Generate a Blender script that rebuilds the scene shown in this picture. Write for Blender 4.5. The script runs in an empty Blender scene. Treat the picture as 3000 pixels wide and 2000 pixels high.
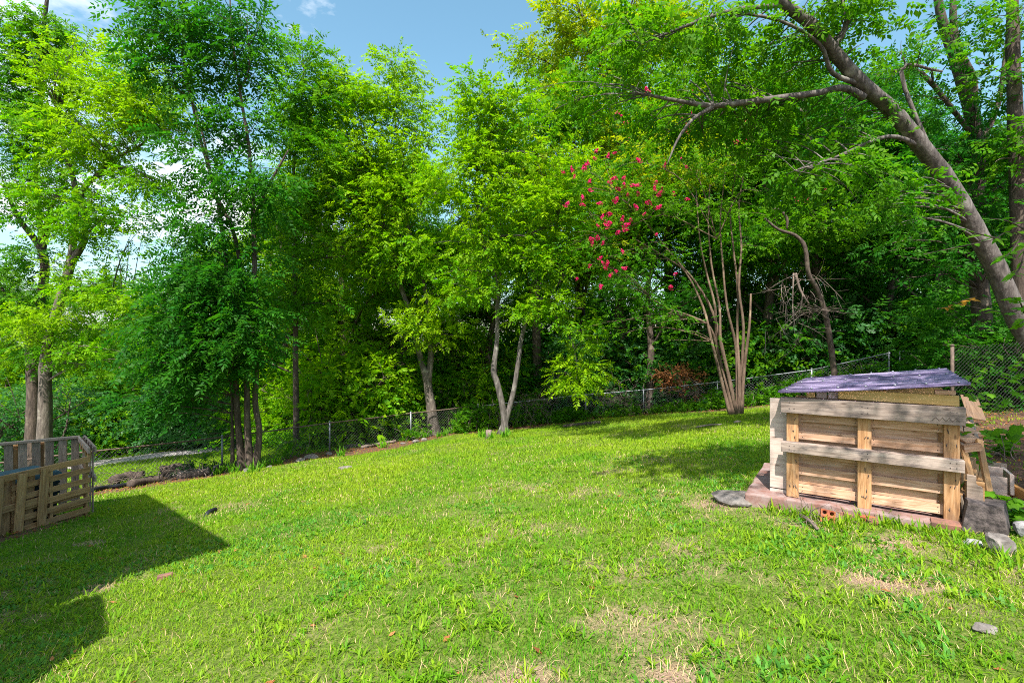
import bpy, bmesh, math, random
import numpy as np
from mathutils import Vector, Matrix

random.seed(7)
RNG = np.random.default_rng(7)
scene = bpy.context.scene
COL = scene.collection
R = math.radians

# ------------------------------------------------------------------ camera
F = 17.0 / 36.0 * 3000.0
CAM_Z = 1.5
cd = bpy.data.cameras.new('camera')
cam = bpy.data.objects.new('camera', cd)
COL.objects.link(cam)
cam.location = (0, 0, CAM_Z)
cam.rotation_euler = (R(90), 0, 0)
cd.lens = 17.0
cd.sensor_width = 36.0
cd.clip_start = 0.05
cd.clip_end = 3000
scene.camera = cam

# ------------------------------------------------------------------ sky and sun
SUN_EL = R(56)
SUN_DIR = Vector((-0.22, -0.975, 0)).normalized() * math.cos(SUN_EL) + Vector((0, 0, math.sin(SUN_EL)))
w = bpy.data.worlds.new('World')
scene.world = w
w.use_nodes = True
nt = w.node_tree
N, L = nt.nodes, nt.links
bg = N['Background']
bg.inputs['Strength'].default_value = 0.14
sky = N.new('ShaderNodeTexSky')
sky.sky_type = 'NISHITA'
sky.sun_disc = False
sky.sun_elevation = SUN_EL
sky.sun_rotation = math.atan2(SUN_DIR.x, SUN_DIR.y)
sky.air_density = 1.0
sky.dust_density = 2.0
sky.ozone_density = 0.4
tc = N.new('ShaderNodeTexCoord')
# clouds: noise on the sky direction, gathered in banks
mp = N.new('ShaderNodeMapping')
mp.inputs['Location'].default_value = (3.1, 1.7, 0.4)
mp.inputs['Scale'].default_value = (1.0, 1.0, 2.2)
L.new(tc.outputs['Generated'], mp.inputs['Vector'])
n1 = N.new('ShaderNodeTexNoise')
n1.inputs['Scale'].default_value = 2.6
n1.inputs['Detail'].default_value = 9
n1.inputs['Roughness'].default_value = 0.58
L.new(mp.outputs['Vector'], n1.inputs['Vector'])
dp = N.new('ShaderNodeVectorMath'); dp.operation = 'DOT_PRODUCT'
cloud_dir = Vector((-0.60, 0.76, 0.22)).normalized()
L.new(tc.outputs['Generated'], dp.inputs[0])
dp.inputs[1].default_value = cloud_dir
mr = N.new('ShaderNodeMapRange')
mr.inputs['From Min'].default_value = 0.80
mr.inputs['From Max'].default_value = 0.97
mr.inputs['To Min'].default_value = -0.07
mr.inputs['To Max'].default_value = 0.055
L.new(dp.outputs['Value'], mr.inputs['Value'])
ad = N.new('ShaderNodeMath'); ad.operation = 'ADD'
L.new(n1.outputs['Fac'], ad.inputs[0]); L.new(mr.outputs['Result'], ad.inputs[1])
rp = N.new('ShaderNodeMapRange')
rp.inputs['From Min'].default_value = 0.54
rp.inputs['From Max'].default_value = 0.66
L.new(ad.outputs['Value'], rp.inputs['Value'])
hs = N.new('ShaderNodeHueSaturation')
hs.inputs['Saturation'].default_value = 1.12
hs.inputs['Hue'].default_value = 0.474
L.new(sky.outputs['Color'], hs.inputs['Color'])
mx = N.new('ShaderNodeMix'); mx.data_type = 'RGBA'
L.new(rp.outputs['Result'], mx.inputs['Factor'])
L.new(hs.outputs['Color'], mx.inputs['A'])
mx.inputs['B'].default_value = (5.6, 5.7, 5.9, 1)
L.new(mx.outputs['Result'], bg.inputs['Color'])

sd = bpy.data.lights.new('sun', 'SUN')
sd.energy = 5.0
sd.angle = R(0.53)
sd.color = (1.0, 0.95, 0.86)
sun = bpy.data.objects.new('sun', sd)
COL.objects.link(sun)
sun.location = (0, -10, 30)
sun.rotation_euler = SUN_DIR.to_track_quat('Z', 'Y').to_euler()

scene.view_settings.view_transform = 'Standard'
scene.view_settings.look = 'None'
scene.view_settings.gamma = 1.0
scene.view_settings.exposure = 1.05
scene.view_settings.use_curve_mapping = False
scene.cycles.use_denoising = False
scene.cycles.filter_width = 1.0
scene.cycles.use_adaptive_sampling = False
scene.cycles.max_bounces = 10
scene.cycles.diffuse_bounces = 5
scene.cycles.transmission_bounces = 6
scene.cycles.transparent_max_bounces = 12
scene.cycles.sample_clamp_indirect = 8

# ------------------------------------------------------------------ helpers
def smooth(a, b, x):
    t = np.clip((x - a) / (b - a), 0, 1)
    return t * t * (3 - 2 * t)

def softclamp(v, lo, hi, s):
    v = np.asarray(v, float)
    v = np.where(v > hi - s, hi - s + s * np.tanh((v - hi + s) / s), v)
    v = np.where(v < lo + s, lo + s + s * np.tanh((v - lo - s) / s), v)
    return v

def g(x, y):
    x = np.asarray(x, float); y = np.asarray(y, float)
    xc = softclamp(x, -26, 15, 4); yc = softclamp(y, -6, 34, 5)
    z = 0.06 + 0.1 * xc - 0.1 * yc
    z = z - 0.17 * np.exp(-((x - 4.6) / 2.0) ** 2 - ((y - 4) / 2.5) ** 2)
    z = z + 0.22 * smooth(8, 12, x) * smooth(10, 14, y)
    z = z + 0.022 * np.sin(x * 1.1 + 0.6 * y) + 0.018 * np.sin(1.7 * y - 0.8 * x + 1) + 0.01 * np.sin(3.1 * x + 2.3 * y)
    return z

def P(px, py, Y):
    return Vector(((px - 1500) / F * Y, Y, CAM_Z - (py - 1000) / F * Y))

def GP(px, py):
    rx, rz = (px - 1500) / F, -(py - 1000) / F
    Y = 1.5
    while Y < 70:
        if CAM_Z + rz * Y < float(g(rx * Y, Y)):
            break
        Y += 0.02
    return Vector((rx * Y, Y, float(g(rx * Y, Y))))

def mesh_np(name, V, tris=None, quads=None, tint=None, smooth_shade=False):
    me = bpy.data.meshes.new(name)
    V = np.asarray(V, np.float32)
    nt_ = 0 if tris is None else len(tris)
    nq = 0 if quads is None else len(quads)
    me.vertices.add(len(V))
    me.vertices.foreach_set('co', V.ravel())
    me.loops.add(nt_ * 3 + nq * 4)
    idx = []
    if nt_: idx.append(np.asarray(tris, np.int32).ravel())
    if nq: idx.append(np.asarray(quads, np.int32).ravel())
    me.loops.foreach_set('vertex_index', np.concatenate(idx))
    me.polygons.add(nt_ + nq)
    st = np.concatenate([np.arange(nt_) * 3, nt_ * 3 + np.arange(nq) * 4]).astype(np.int32)
    me.polygons.foreach_set('loop_start', st)
    if smooth_shade:
        me.polygons.foreach_set('use_smooth', np.ones(nt_ + nq, bool))
    me.update(calc_edges=True)
    if tint is not None:
        a = me.attributes.new('tint', 'FLOAT_COLOR', 'POINT')
        t = np.ones((len(V), 4), np.float32)
        t[:, :tint.shape[1]] = tint
        a.data.foreach_set('color', t.ravel())
    me.validate()
    return me

def link(name, data, mat=None, parent=None, loc=None, rot=None):
    o = bpy.data.objects.new(name, data)
    COL.objects.link(o)
    if mat is not None and data is not None:
        data.materials.append(mat)
    if parent is not None:
        o.parent = parent
    if loc is not None: o.location = loc
    if rot is not None: o.rotation_euler = rot
    return o

def tag(o, label=None, cat=None, group=None, kind=None):
    if label: o['label'] = label
    if cat: o['category'] = cat
    if group: o['group'] = group
    if kind: o['kind'] = kind
    return o

def empty(name, loc, label, cat, group=None, rotz=0):
    o = bpy.data.objects.new(name, None)
    o.empty_display_size = 0.2
    COL.objects.link(o)
    o.location = loc
    o.rotation_euler = (0, 0, rotz)
    return tag(o, label, cat, group)

class MB:
    """collects vertices and faces of one mesh"""
    def __init__(s):
        s.V, s.T, s.Q, s.C, s.n = [], [], [], [], 0
    def add(s, V, tris=None, quads=None, tint=None):
        V = np.asarray(V, float).reshape(-1, 3)
        s.V.append(V)
        if tris is not None and len(tris): s.T.append(np.asarray(tris, int) + s.n)
        if quads is not None and len(quads): s.Q.append(np.asarray(quads, int) + s.n)
        s.C.append(np.ones((len(V), 3)) * 0.5 if tint is None else tint)
        s.n += len(V)
    def tube(s, pts, rad, sides=8, cap=True, rough=0.0):
        pts = np.asarray(pts, float); n = len(pts)
        rad = np.broadcast_to(np.asarray(rad, float), (n,))
        tg = np.gradient(pts, axis=0)
        tg /= np.linalg.norm(tg, axis=1, keepdims=True) + 1e-9
        ref = np.array([0.31, 0.2, 0.93]) if abs(tg[:, 2]).mean() < 0.75 else np.array([0.93, 0.3, 0.1])
        u = np.cross(tg, ref); u /= np.linalg.norm(u, axis=1, keepdims=True) + 1e-9
        v = np.cross(tg, u)
        a = np.arange(sides) / sides * 2 * math.pi
        rr = rad[:, None] * (1 + rough * RNG.normal(0, 1, (n, sides)))
        ring = pts[:, None, :] + rr[:, :, None] * (np.cos(a)[None, :, None] * u[:, None, :] + np.sin(a)[None, :, None] * v[:, None, :])
        V = ring.reshape(-1, 3)
        i = np.arange(n - 1)[:, None] * sides; j = np.arange(sides)[None, :]; k = (j + 1) % sides
        Q = np.stack([i + j, i + k, i + sides + k, i + sides + j], -1).reshape(-1, 4)
        T = []
        if cap:
            V = np.vstack([V, pts[0], pts[-1]])
            b = n * sides
            for q in range(sides):
                T.append((b, (q + 1) % sides, q))
                T.append((b + 1, (n - 1) * sides + q, (n - 1) * sides + (q + 1) % sides))
        s.add(V, T, Q)
    def box(s, c, size, M=None):
        x, y, z = [d / 2 for d in size]
        V = np.array([[-x, -y, -z], [x, -y, -z], [x, y, -z], [-x, y, -z], [-x, -y, z], [x, -y, z], [x, y, z], [-x, y, z]])
        if M is not None: V = V @ np.array(M).T
        s.add(V + np.array(c), None, [[0, 3, 2, 1], [4, 5, 6, 7], [0, 1, 5, 4], [1, 2, 6, 5], [2, 3, 7, 6], [3, 0, 4, 7]])
    def mesh(s, name, tint=False, smooth_shade=False, origin=(0, 0, 0)):
        V = np.vstack(s.V) - np.array(origin)
        return mesh_np(name, V, np.vstack(s.T) if s.T else None, np.vstack(s.Q) if s.Q else None,
                       np.vstack(s.C) if tint else None, smooth_shade)

def catmull(pts, sub=4):
    p = np.asarray(pts, float)
    q = np.vstack([2 * p[0] - p[1], p, 2 * p[-1] - p[-2]])
    out = []
    for i in range(1, len(q) - 2):
        for t in np.arange(sub) / sub:
            a, b, c, d = q[i - 1], q[i], q[i + 1], q[i + 2]
            out.append(0.5 * (2 * b + (c - a) * t + (2 * a - 5 * b + 4 * c - d) * t * t + (3 * b - a - 3 * c + d) * t ** 3))
    out.append(p[-1])
    return np.array(out)

# ------------------------------------------------------------------ materials
def new_mat(name):
    m = bpy.data.materials.new(name)
    m.use_nodes = True
    n = m.node_tree
    b = n.nodes['Principled BSDF']
    return m, n.nodes, n.links, b

def ramp(nodes, stops):
    r = nodes.new('ShaderNodeValToRGB')
    e = r.color_ramp.elements
    while len(e) < len(stops): e.new(0.5)
    for el, (p, c) in zip(e, stops):
        el.position = p
        el.color = (*c, 1)
    return r

def leaf_mat(name, ca, cb, trans, rough=0.5, tfac=0.43, spec=0.10):
    m, n, l, b = new_mat(name)
    at = n.new('ShaderNodeAttribute'); at.attribute_name = 'tint'
    sp = n.new('ShaderNodeSeparateColor')
    l.new(at.outputs['Color'], sp.inputs['Color'])
    mix = n.new('ShaderNodeMix'); mix.data_type = 'RGBA'
    l.new(sp.outputs['Red'], mix.inputs['Factor'])
    mix.inputs['A'].default_value = (*ca, 1); mix.inputs['B'].default_value = (*cb, 1)
    br = n.new('ShaderNodeMapRange'); br.inputs['To Min'].default_value = 0.62; br.inputs['To Max'].default_value = 1.4
    l.new(sp.outputs['Green'], br.inputs['Value'])
    vm = n.new('ShaderNodeVectorMath'); vm.operation = 'SCALE'
    l.new(mix.outputs['Result'], vm.inputs[0]); l.new(br.outputs['Result'], vm.inputs['Scale'])
    l.new(vm.outputs['Vector'], b.inputs['Base Color'])
    b.inputs['Roughness'].default_value = rough
    b.inputs['Specular IOR Level'].default_value = spec
    tr = n.new('ShaderNodeBsdfTranslucent')
    vt = n.new('ShaderNodeVectorMath'); vt.operation = 'MULTIPLY'
    l.new(vm.outputs['Vector'], vt.inputs[0]); vt.inputs[1].default_value = trans
    l.new(vt.outputs['Vector'], tr.inputs['Color'])
    ms = n.new('ShaderNodeMixShader'); ms.inputs['Fac'].default_value = tfac
    l.new(b.outputs['BSDF'], ms.inputs[1]); l.new(tr.outputs['BSDF'], ms.inputs[2])
    l.new(ms.outputs['Shader'], n['Material Output'].inputs['Surface'])
    return m

TR = (2.0, 2.1, 0.8)
LEAF = {
    'lime':   leaf_mat('leaf_lime', (0.070, 0.225, 0.004), (0.180, 0.305, 0.004), TR),
    'mid':    leaf_mat('leaf_mid', (0.035, 0.150, 0.005), (0.095, 0.215, 0.005), TR),
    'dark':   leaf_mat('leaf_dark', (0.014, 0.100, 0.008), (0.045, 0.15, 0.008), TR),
    'yellow': leaf_mat('leaf_yellow', (0.11, 0.23, 0.005), (0.27, 0.30, 0.006), TR),
    'blue':   leaf_mat('leaf_privet', (0.025, 0.115, 0.028), (0.05, 0.16, 0.028), TR, spec=.3),
    'near':   leaf_mat('leaf_near', (0.06, 0.22, 0.010), (0.14, 0.29, 0.014), TR),
    'orange': leaf_mat('leaf_orange', (0.42, 0.18, 0.02), (0.5, 0.26, 0.03), (1.2, 1.2, 1)),
    'brown':  leaf_mat('leaf_dead', (0.24, 0.085, 0.03), (0.33, 0.15, 0.06), (1.2, 1.1, 1), 0.7, 0.25, 0.1),
    'grass':  leaf_mat('grass_blade', (0.062, 0.215, 0.006), (0.22, 0.32, 0.014), (1.8, 1.8, 0.8), 0.55, 0.35, 0.1),
    'weed':   leaf_mat('weed_blade', (0.05, 0.19, 0.02), (0.10, 0.25, 0.02), (1.8, 1.8, 0.8), 0.5, 0.35, 0.2),
    'straw':  leaf_mat('straw_blade', (0.36, 0.25, 0.12), (0.52, 0.40, 0.22), (1, 1, 1), 0.8, 0.2, 0.1),
    'pink':   leaf_mat('blossom_pink', (0.60, 0.006, 0.085), (0.74, 0.03, 0.20), (1.1, 1.1, 1.1), 0.6, 0.35, 0.1),
}

def bark_mat(name, ca, cb, cc, scale=1.0):
    m, n, l, b = new_mat(name)
    t = n.new('ShaderNodeTexCoord')
    mp = n.new('ShaderNodeMapping'); mp.inputs['Scale'].default_value = (9 * scale, 9 * scale, 2.2 * scale)
    l.new(t.outputs['Object'], mp.inputs['Vector'])
    a = n.new('ShaderNodeTexNoise'); a.inputs['Scale'].default_value = 1.6; a.inputs['Detail'].default_value = 8; a.inputs['Roughness'].default_value = 0.65
    l.new(mp.outputs['Vector'], a.inputs['Vector'])
    r = ramp(n, [(0.33, ca), (0.52, cb), (0.70, cc)])
    l.new(a.outputs['Fac'], r.inputs['Fac'])
    v = n.new('ShaderNodeTexNoise'); v.inputs['Scale'].default_value = 2.3 * scale; v.inputs['Detail'].default_value = 4
    l.new(t.outputs['Object'], v.inputs['Vector'])
    lr = ramp(n, [(0.60, (0, 0, 0)), (0.68, (1, 1, 1))])
    l.new(v.outputs['Fac'], lr.inputs['Fac'])
    mix = n.new('ShaderNodeMix'); mix.data_type = 'RGBA'
    l.new(lr.outputs['Color'], mix.inputs['Factor']); l.new(r.outputs['Color'], mix.inputs['A'])
    mix.inputs['B'].default_value = (cc[0] * 1.25, cc[1] * 1.3, cc[2] * 1.25, 1)
    l.new(mix.outputs['Result'], b.inputs['Base Color'])
    b.inputs['Roughness'].default_value = 0.9
    bp = n.new('ShaderNodeBump'); bp.inputs['Strength'].default_value = 0.9; bp.inputs['Distance'].default_value = 0.03
    l.new(a.outputs['Fac'], bp.inputs['Height']); l.new(bp.outputs['Normal'], b.inputs['Normal'])
    return m

BARK = {
    'grey':  bark_mat('bark_grey', (0.045, 0.036, 0.03), (0.115, 0.092, 0.076), (0.21, 0.18, 0.15)),
    'brown': bark_mat('bark_brown', (0.03, 0.02, 0.016), (0.075, 0.053, 0.041), (0.14, 0.105, 0.082)),
    'tan':   bark_mat('bark_tan', (0.075, 0.045, 0.03), (0.145, 0.095, 0.064), (0.22, 0.155, 0.108), 0.8),
    'pale':  bark_mat('bark_pale', (0.036, 0.03, 0.027), (0.105, 0.089, 0.08), (0.21, 0.19, 0.172), 0.9),
    'dead':  bark_mat('bark_dead', (0.09, 0.065, 0.052), (0.16, 0.12, 0.10), (0.25, 0.20, 0.17)),
}

def wood_mat(name, ca, cb, cc, grey=0.0, stain=0.0):
    """board: grain along local x, knots, tone per board"""
    m, n, l, b = new_mat(name)
    t = n.new('ShaderNodeTexCoord'); oi = n.new('ShaderNodeObjectInfo')
    of = n.new('ShaderNodeVectorMath'); of.operation = 'SCALE'
    of.inputs[0].default_value = (7.3, 3.1, 5.7); l.new(oi.outputs['Random'], of.inputs['Scale'])
    av = n.new('ShaderNodeVectorMath'); av.operation = 'ADD'
    l.new(t.outputs['Object'], av.inputs[0]); l.new(of.outputs['Vector'], av.inputs[1])
    mp = n.new('ShaderNodeMapping'); mp.inputs['Scale'].default_value = (1.3, 16, 16)
    l.new(av.outputs['Vector'], mp.inputs['Vector'])
    a = n.new('ShaderNodeTexNoise'); a.inputs['Scale'].default_value = 2.6; a.inputs['Detail'].default_value = 6; a.inputs['Roughness'].default_value = 0.6
    a.inputs['Distortion'].default_value = 1.0
    l.new(mp.outputs['Vector'], a.inputs['Vector'])
    r = ramp(n, [(0.30, ca), (0.5, cb), (0.72, cc)])
    l.new(a.outputs['Fac'], r.inputs['Fac'])
    # knots
    mk = n.new('ShaderNodeMapping'); mk.inputs['Scale'].default_value = (2.6, 8, 8)
    l.new(av.outputs['Vector'], mk.inputs['Vector'])
    vo = n.new('ShaderNodeTexVoronoi'); vo.inputs['Scale'].default_value = 1.5
    l.new(mk.outputs['Vector'], vo.inputs['Vector'])
    kr = ramp(n, [(0.05, (1, 1, 1)), (0.14, (0, 0, 0))])
    l.new(vo.outputs['Distance'], kr.inputs['Fac'])
    mix = n.new('ShaderNodeMix'); mix.data_type = 'RGBA'
    km = n.new('ShaderNodeMath'); km.operation = 'MULTIPLY'; km.inputs[1].default_value = 0.75
    l.new(kr.outputs['Color'], km.inputs[0])
    l.new(km.outputs['Value'], mix.inputs['Factor']); l.new(r.outputs['Color'], mix.inputs['A'])
    mix.inputs['B'].default_value = (ca[0] * 0.45, ca[1] * 0.36, ca[2] * 0.3, 1)
    # mould stains
    s = n.new('ShaderNodeTexNoise'); s.inputs['Scale'].default_value = 5.5; s.inputs['Detail'].default_value = 7; s.inputs['Roughness'].default_value = 0.7
    ms_ = n.new('ShaderNodeMapping'); ms_.inputs['Scale'].default_value = (0.8, 2.2, 2.2)
    l.new(av.outputs['Vector'], ms_.inputs['Vector']); l.new(ms_.outputs['Vector'], s.inputs['Vector'])
    sr = ramp(n, [(0.48 , (0, 0, 0)), (0.66, (1, 1, 1))])
    l.new(s.outputs['Fac'], sr.inputs['Fac'])
    sm = n.new('ShaderNodeMath'); sm.operation = 'MULTIPLY'; sm.inputs[1].default_value = stain
    l.new(sr.outputs['Color'], sm.inputs[0])
    m2 = n.new('ShaderNodeMix'); m2.data_type = 'RGBA'
    l.new(sm.outputs['Value'], m2.inputs['Factor']); l.new(mix.outputs['Result'], m2.inputs['A'])
    m2.inputs['B'].default_value = (0.07, 0.06, 0.062, 1)
    hv = n.new('ShaderNodeHueSaturation')
    mrv = n.new('ShaderNodeMapRange'); mrv.inputs['To Min'].default_value = 0.8; mrv.inputs['To Max'].default_value = 1.15
    l.new(oi.outputs['Random'], mrv.inputs['Value']); l.new(mrv.outputs['Result'], hv.inputs['Value'])
    l.new(m2.outputs['Result'], hv.inputs['Color'])
    l.new(hv.outputs['Color'], b.inputs['Base Color'])
    b.inputs['Roughness'].default_value = 0.75
    b.inputs['Specular IOR Level'].default_value = 0.25
    bp = n.new('ShaderNodeBump'); bp.inputs['Strength'].default_value = 0.35; bp.inputs['Distance'].default_value = 0.004
    l.new(a.outputs['Fac'], bp.inputs['Height']); l.new(bp.outputs['Normal'], b.inputs['Normal'])
    return m

WOOD = {
    'pine':  wood_mat('wood_pine', (0.34, 0.17, 0.085), (0.53, 0.32, 0.205), (0.63, 0.45, 0.335), stain=0.28),
    'old':   wood_mat('wood_old', (0.10, 0.06, 0.035), (0.17, 0.105, 0.065), (0.24, 0.16, 0.105), stain=0.4),
    'post':  wood_mat('wood_post', (0.26, 0.12, 0.045), (0.48, 0.26, 0.12), (0.60, 0.38, 0.21), stain=0.42),
    'grey':  wood_mat('wood_grey', (0.15, 0.11, 0.09), (0.29, 0.225, 0.19), (0.42, 0.345, 0.30), stain=0.92),
    'yellow': wood_mat('wood_yellow', (0.42, 0.25, 0.07), (0.55, 0.37, 0.13), (0.62, 0.45, 0.19), stain=0.05),
    'ply':   wood_mat('wood_ply', (0.38, 0.28, 0.235), (0.50, 0.395, 0.345), (0.56, 0.46, 0.41), stain=0.12),
    'weathered': wood_mat('wood_weathered', (0.20, 0.145, 0.11), (0.32, 0.245, 0.195), (0.42, 0.335, 0.275), stain=0.4),
    'orange': wood_mat('wood_orange', (0.40, 0.16, 0.04), (0.52, 0.24, 0.07), (0.60, 0.32, 0.11), stain=0.05),
    'pallet': wood_mat('wood_pallet', (0.23, 0.115, 0.045), (0.38, 0.215, 0.095), (0.47, 0.30, 0.15), stain=0.3),
}

def simple_mat(name, col, rough=0.7, metal=0.0, noise=0.0, nscale=8.0, col2=None, bump=0.0):
    m, n, l, b = new_mat(name)
    b.inputs['Roughness'].default_value = rough
    b.inputs['Metallic'].default_value = metal
    t = n.new('ShaderNodeTexCoord')
    a = n.new('ShaderNodeTexNoise'); a.inputs['Scale'].default_value = nscale; a.inputs['Detail'].default_value = 7; a.inputs['Roughness'].default_value = 0.65
    l.new(t.outputs['Object'], a.inputs['Vector'])
    c2 = col2 if col2 else tuple(c * 0.55 for c in col)
    r = ramp(n, [(0.36, c2), (0.62, col)])
    l.new(a.outputs['Fac'], r.inputs['Fac'])
    l.new(r.outputs['Color'], b.inputs['Base Color'])
    if bump:
        bp = n.new('ShaderNodeBump'); bp.inputs['Strength'].default_value = 0.8; bp.inputs['Distance'].default_value = bump
        l.new(a.outputs['Fac'], bp.inputs['Height']); l.new(bp.outputs['Normal'], b.inputs['Normal'])
    return m

GALV = simple_mat('galvanised_steel', (0.26, 0.275, 0.31), 0.5, 0.55, nscale=14, col2=(0.22, 0.23, 0.26))
RUST = simple_mat('rusty_rail', (0.17, 0.12, 0.09), 0.8, 0.2, nscale=10, col2=(0.07, 0.05, 0.04))
WIRE = simple_mat('fence_wire', (0.10, 0.10, 0.10), 0.6, 0.5, nscale=20)
WIRE2 = simple_mat('fence_wire_galvanised', (0.34, 0.35, 0.37), 0.5, 0.6, nscale=20)
CONC = simple_mat('concrete', (0.30, 0.25, 0.24), 0.9, nscale=9, col2=(0.15, 0.11, 0.105), bump=0.012)
SLABM = simple_mat('red_stained_concrete', (0.27, 0.20, 0.19), 0.9, nscale=7, col2=(0.19, 0.085, 0.065), bump=0.01)
BRICK = simple_mat('brick_clay', (0.42, 0.11, 0.045), 0.85, nscale=16, col2=(0.24, 0.06, 0.03), bump=0.006)
BRICKD = simple_mat('brick_clay_old', (0.27, 0.12, 0.085), 0.9, nscale=12, col2=(0.13, 0.07, 0.055), bump=0.008)
HOLE = simple_mat('brick_hole', (0.03, 0.012, 0.01), 0.95)
ROCKG = simple_mat('rock_grey', (0.23, 0.205, 0.19), 0.9, nscale=11, col2=(0.09, 0.077, 0.07), bump=0.02)
ROCKW = simple_mat('rock_white', (0.40, 0.385, 0.39), 0.85, nscale=14, col2=(0.14, 0.135, 0.14), bump=0.015)
CHAR = simple_mat('old_black_timber', (0.12, 0.095, 0.09), 0.95, nscale=16, col2=(0.022, 0.017, 0.018), bump=0.03)
BLACK = simple_mat('black_plastic', (0.022, 0.023, 0.028), 0.4, nscale=10, col2=(0.012, 0.012, 0.015))
TEAL = simple_mat('dark_teal_plastic', (0.012, 0.035, 0.05), 0.4, nscale=6, col2=(0.008, 0.022, 0.032))
TEALL = simple_mat('teal_lid', (0.02, 0.075, 0.10), 0.75, nscale=6, col2=(0.014, 0.05, 0.07))
PALEB = simple_mat('pale_blue_sheet', (0.30, 0.45, 0.55), 0.5, nscale=6, col2=(0.22, 0.34, 0.44))
STICK = simple_mat('yellow_sticker', (0.55, 0.50, 0.10), 0.5, nscale=6, col2=(0.4, 0.38, 0.1))
WHITE = simple_mat('white_paint', (0.75, 0.78, 0.72), 0.6, nscale=8, col2=(0.6, 0.63, 0.58))
PLAST = None

# ------------------------------------------------------------------ ground
FENCE = [(-13.2, 10.0), (-10.7, 11.9), (-8.24, 13.75), (-5.92, 15.7), (-3.6, 17.2), (-1.3, 18.45), (2.9, 19.0), (5.1, 18.75), (7.6, 17.9), (10.1, 16.3), (11.7, 15.0)]
FX = np.array([p[0] for p in FENCE]); FY = np.array([p[1] for p in FENCE])
def fence_y(x):
    return np.interp(x, FX, FY, left=10.0 - 0.6 * 0, right=15.0)

def vnoise(x, y, sc, seed=0):
    """cheap value noise"""
    x = np.asarray(x) * sc + seed * 17.3; y = np.asarray(y) * sc - seed * 9.1
    xi = np.floor(x).astype(int); yi = np.floor(y).astype(int)
    xf = x - xi; yf = y - yi
    u = xf * xf * (3 - 2 * xf); v = yf * yf * (3 - 2 * yf)
    def h(a, b):
        k = (a * 374761393 + b * 668265263 + seed * 974634777) & 0xffffffff
        k = ((k ^ (k >> 13)) * 1274126177) & 0xffffffff
        return ((k ^ (k >> 16)) & 0xffff) / 65535.0
    return (h(xi, yi) * (1 - u) + h(xi + 1, yi) * u) * (1 - v) + (h(xi, yi + 1) * (1 - u) + h(xi + 1, yi + 1) * u) * v

def fbm(x, y, sc, seed=0):
    return (vnoise(x, y, sc, seed) + 0.5 * vnoise(x, y, sc * 2.1, seed + 1) + 0.25 * vnoise(x, y, sc * 4.3, seed + 2)) / 1.75

def litter_mask(x, y):
    """1 where the ground is mulch, soil and leaf litter instead of lawn"""
    d = fence_y(x) - y                      # distance in front of the back fence
    wv = 0.85 + 1.35 * smooth(-2.0, -4.5, x) + 0.5 * (fbm(x, y, 0.8, 5) - 0.5)
    strip = smooth(wv + 0.35, wv - 0.1, d)
    # mown verge beyond the left part of the fence, up to the drive
    verge = smooth(-2.2, -3.2, x + 0.25 * (y - 18)) * smooth(-0.35, -0.75, d) * smooth(25.5, 24, y + 0.15 * (x + 14))
    # right side: soil beside and behind the shed
    side = smooth(3.9, 4.7, x - 0.28 * (y - 3.5) + 0.9 * (fbm(x, y, 1.1, 9) - 0.5)) * smooth(11.5, 9.5, y)
    m = np.maximum(strip * (1 - verge), side)
    # left soil by the bin
    dl = np.hypot((x + 7.9) / 0.9, (y - 7.4) / 1.5)
    m = np.maximum(m, smooth(1.05, 0.75, dl) * 0.9)
    return np.clip(m, 0, 1)

def bare_mask(x, y):
    f = fbm(x, y, 0.9, 3)
    h = fbm(x, y, 2.6, 4)
    near = smooth(11, 3, y)
    right = smooth(-0.5, 3.2, x) * smooth(6.0, 2.5, y)
    b = 0.5 * smooth(0.50 - 0.08 * right, 0.74 - 0.08 * right, 0.45 * f + 0.55 * h + 0.05 * near - 0.04)
    b = b + 0.16 * smooth(5.5, 2.0, y) * smooth(-4.0, 1.0, x) * smooth(0.45, 0.7, h)
    for cx, cy, r in ((0.0, 2.35, 0.38), (-0.2, 2.12, 0.45), (0.75, 2.3, 0.3), (-0.45, 2.1, 0.4), (3.6, 3.1, 0.5), (2.55, 3.25, 0.5), (3.1, 3.9, 0.35), (2.3, 5.3, 0.5), (-5.6, 6.4, 0.25), (-3.9, 4.6, 0.22)):
        b = np.maximum(b, 0.95 * smooth(1.0, 0.35, np.hypot((x - cx), (y - cy) * 1.3) / r + 0.7 * (h - 0.5)))
    return np.clip(b, 0, 1)

def axis(lo, hi, fine_lo, fine_hi, step):
    a = list(np.arange(fine_lo, fine_hi, step))
    s, v = step, fine_hi
    while v < hi:
        a.append(v); s *= 1.25; v += s
    a.append(hi)
    s, v = step, fine_lo
    while v > lo:
        s *= 1.25; v -= s; a.insert(0, max(v, lo))
    return np.unique(np.array(a))
gx = axis(-900, 900, -13, 12, 0.11); gy = axis(-300, 1600, 0.5, 22, 0.11)
GX, GY = np.meshgrid(gx, gy)
GZ = g(GX, GY) + 0.03 * (fbm(GX, GY, 2.2, 11) - 0.5) * (np.abs(GX) < 40)
nx, ny = len(gx), len(gy)
ii = (np.arange(ny - 1)[:, None] * nx + np.arange(nx - 1)[None, :])
Q = np.stack([ii, ii + 1, ii + nx + 1, ii + nx], -1).reshape(-1, 4)
tint = np.zeros((nx * ny, 3))
lm = litter_mask(GX, GY)
far_wood = np.maximum(smooth(27, 32, GY), np.maximum(smooth(14, 18, GX), smooth(-24, -28, GX)))
tint[:, 0] = np.maximum(lm, far_wood).ravel()
tint[:, 1] = bare_mask(GX, GY).ravel()
tint[:, 2] = fbm(GX, GY, 0.35, 21).ravel()
gm = mesh_np('ground', np.stack([GX.ravel(), GY.ravel(), GZ.ravel()], 1), None, Q, tint, True)
m, n, l, b = new_mat('lawn_soil')
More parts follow.
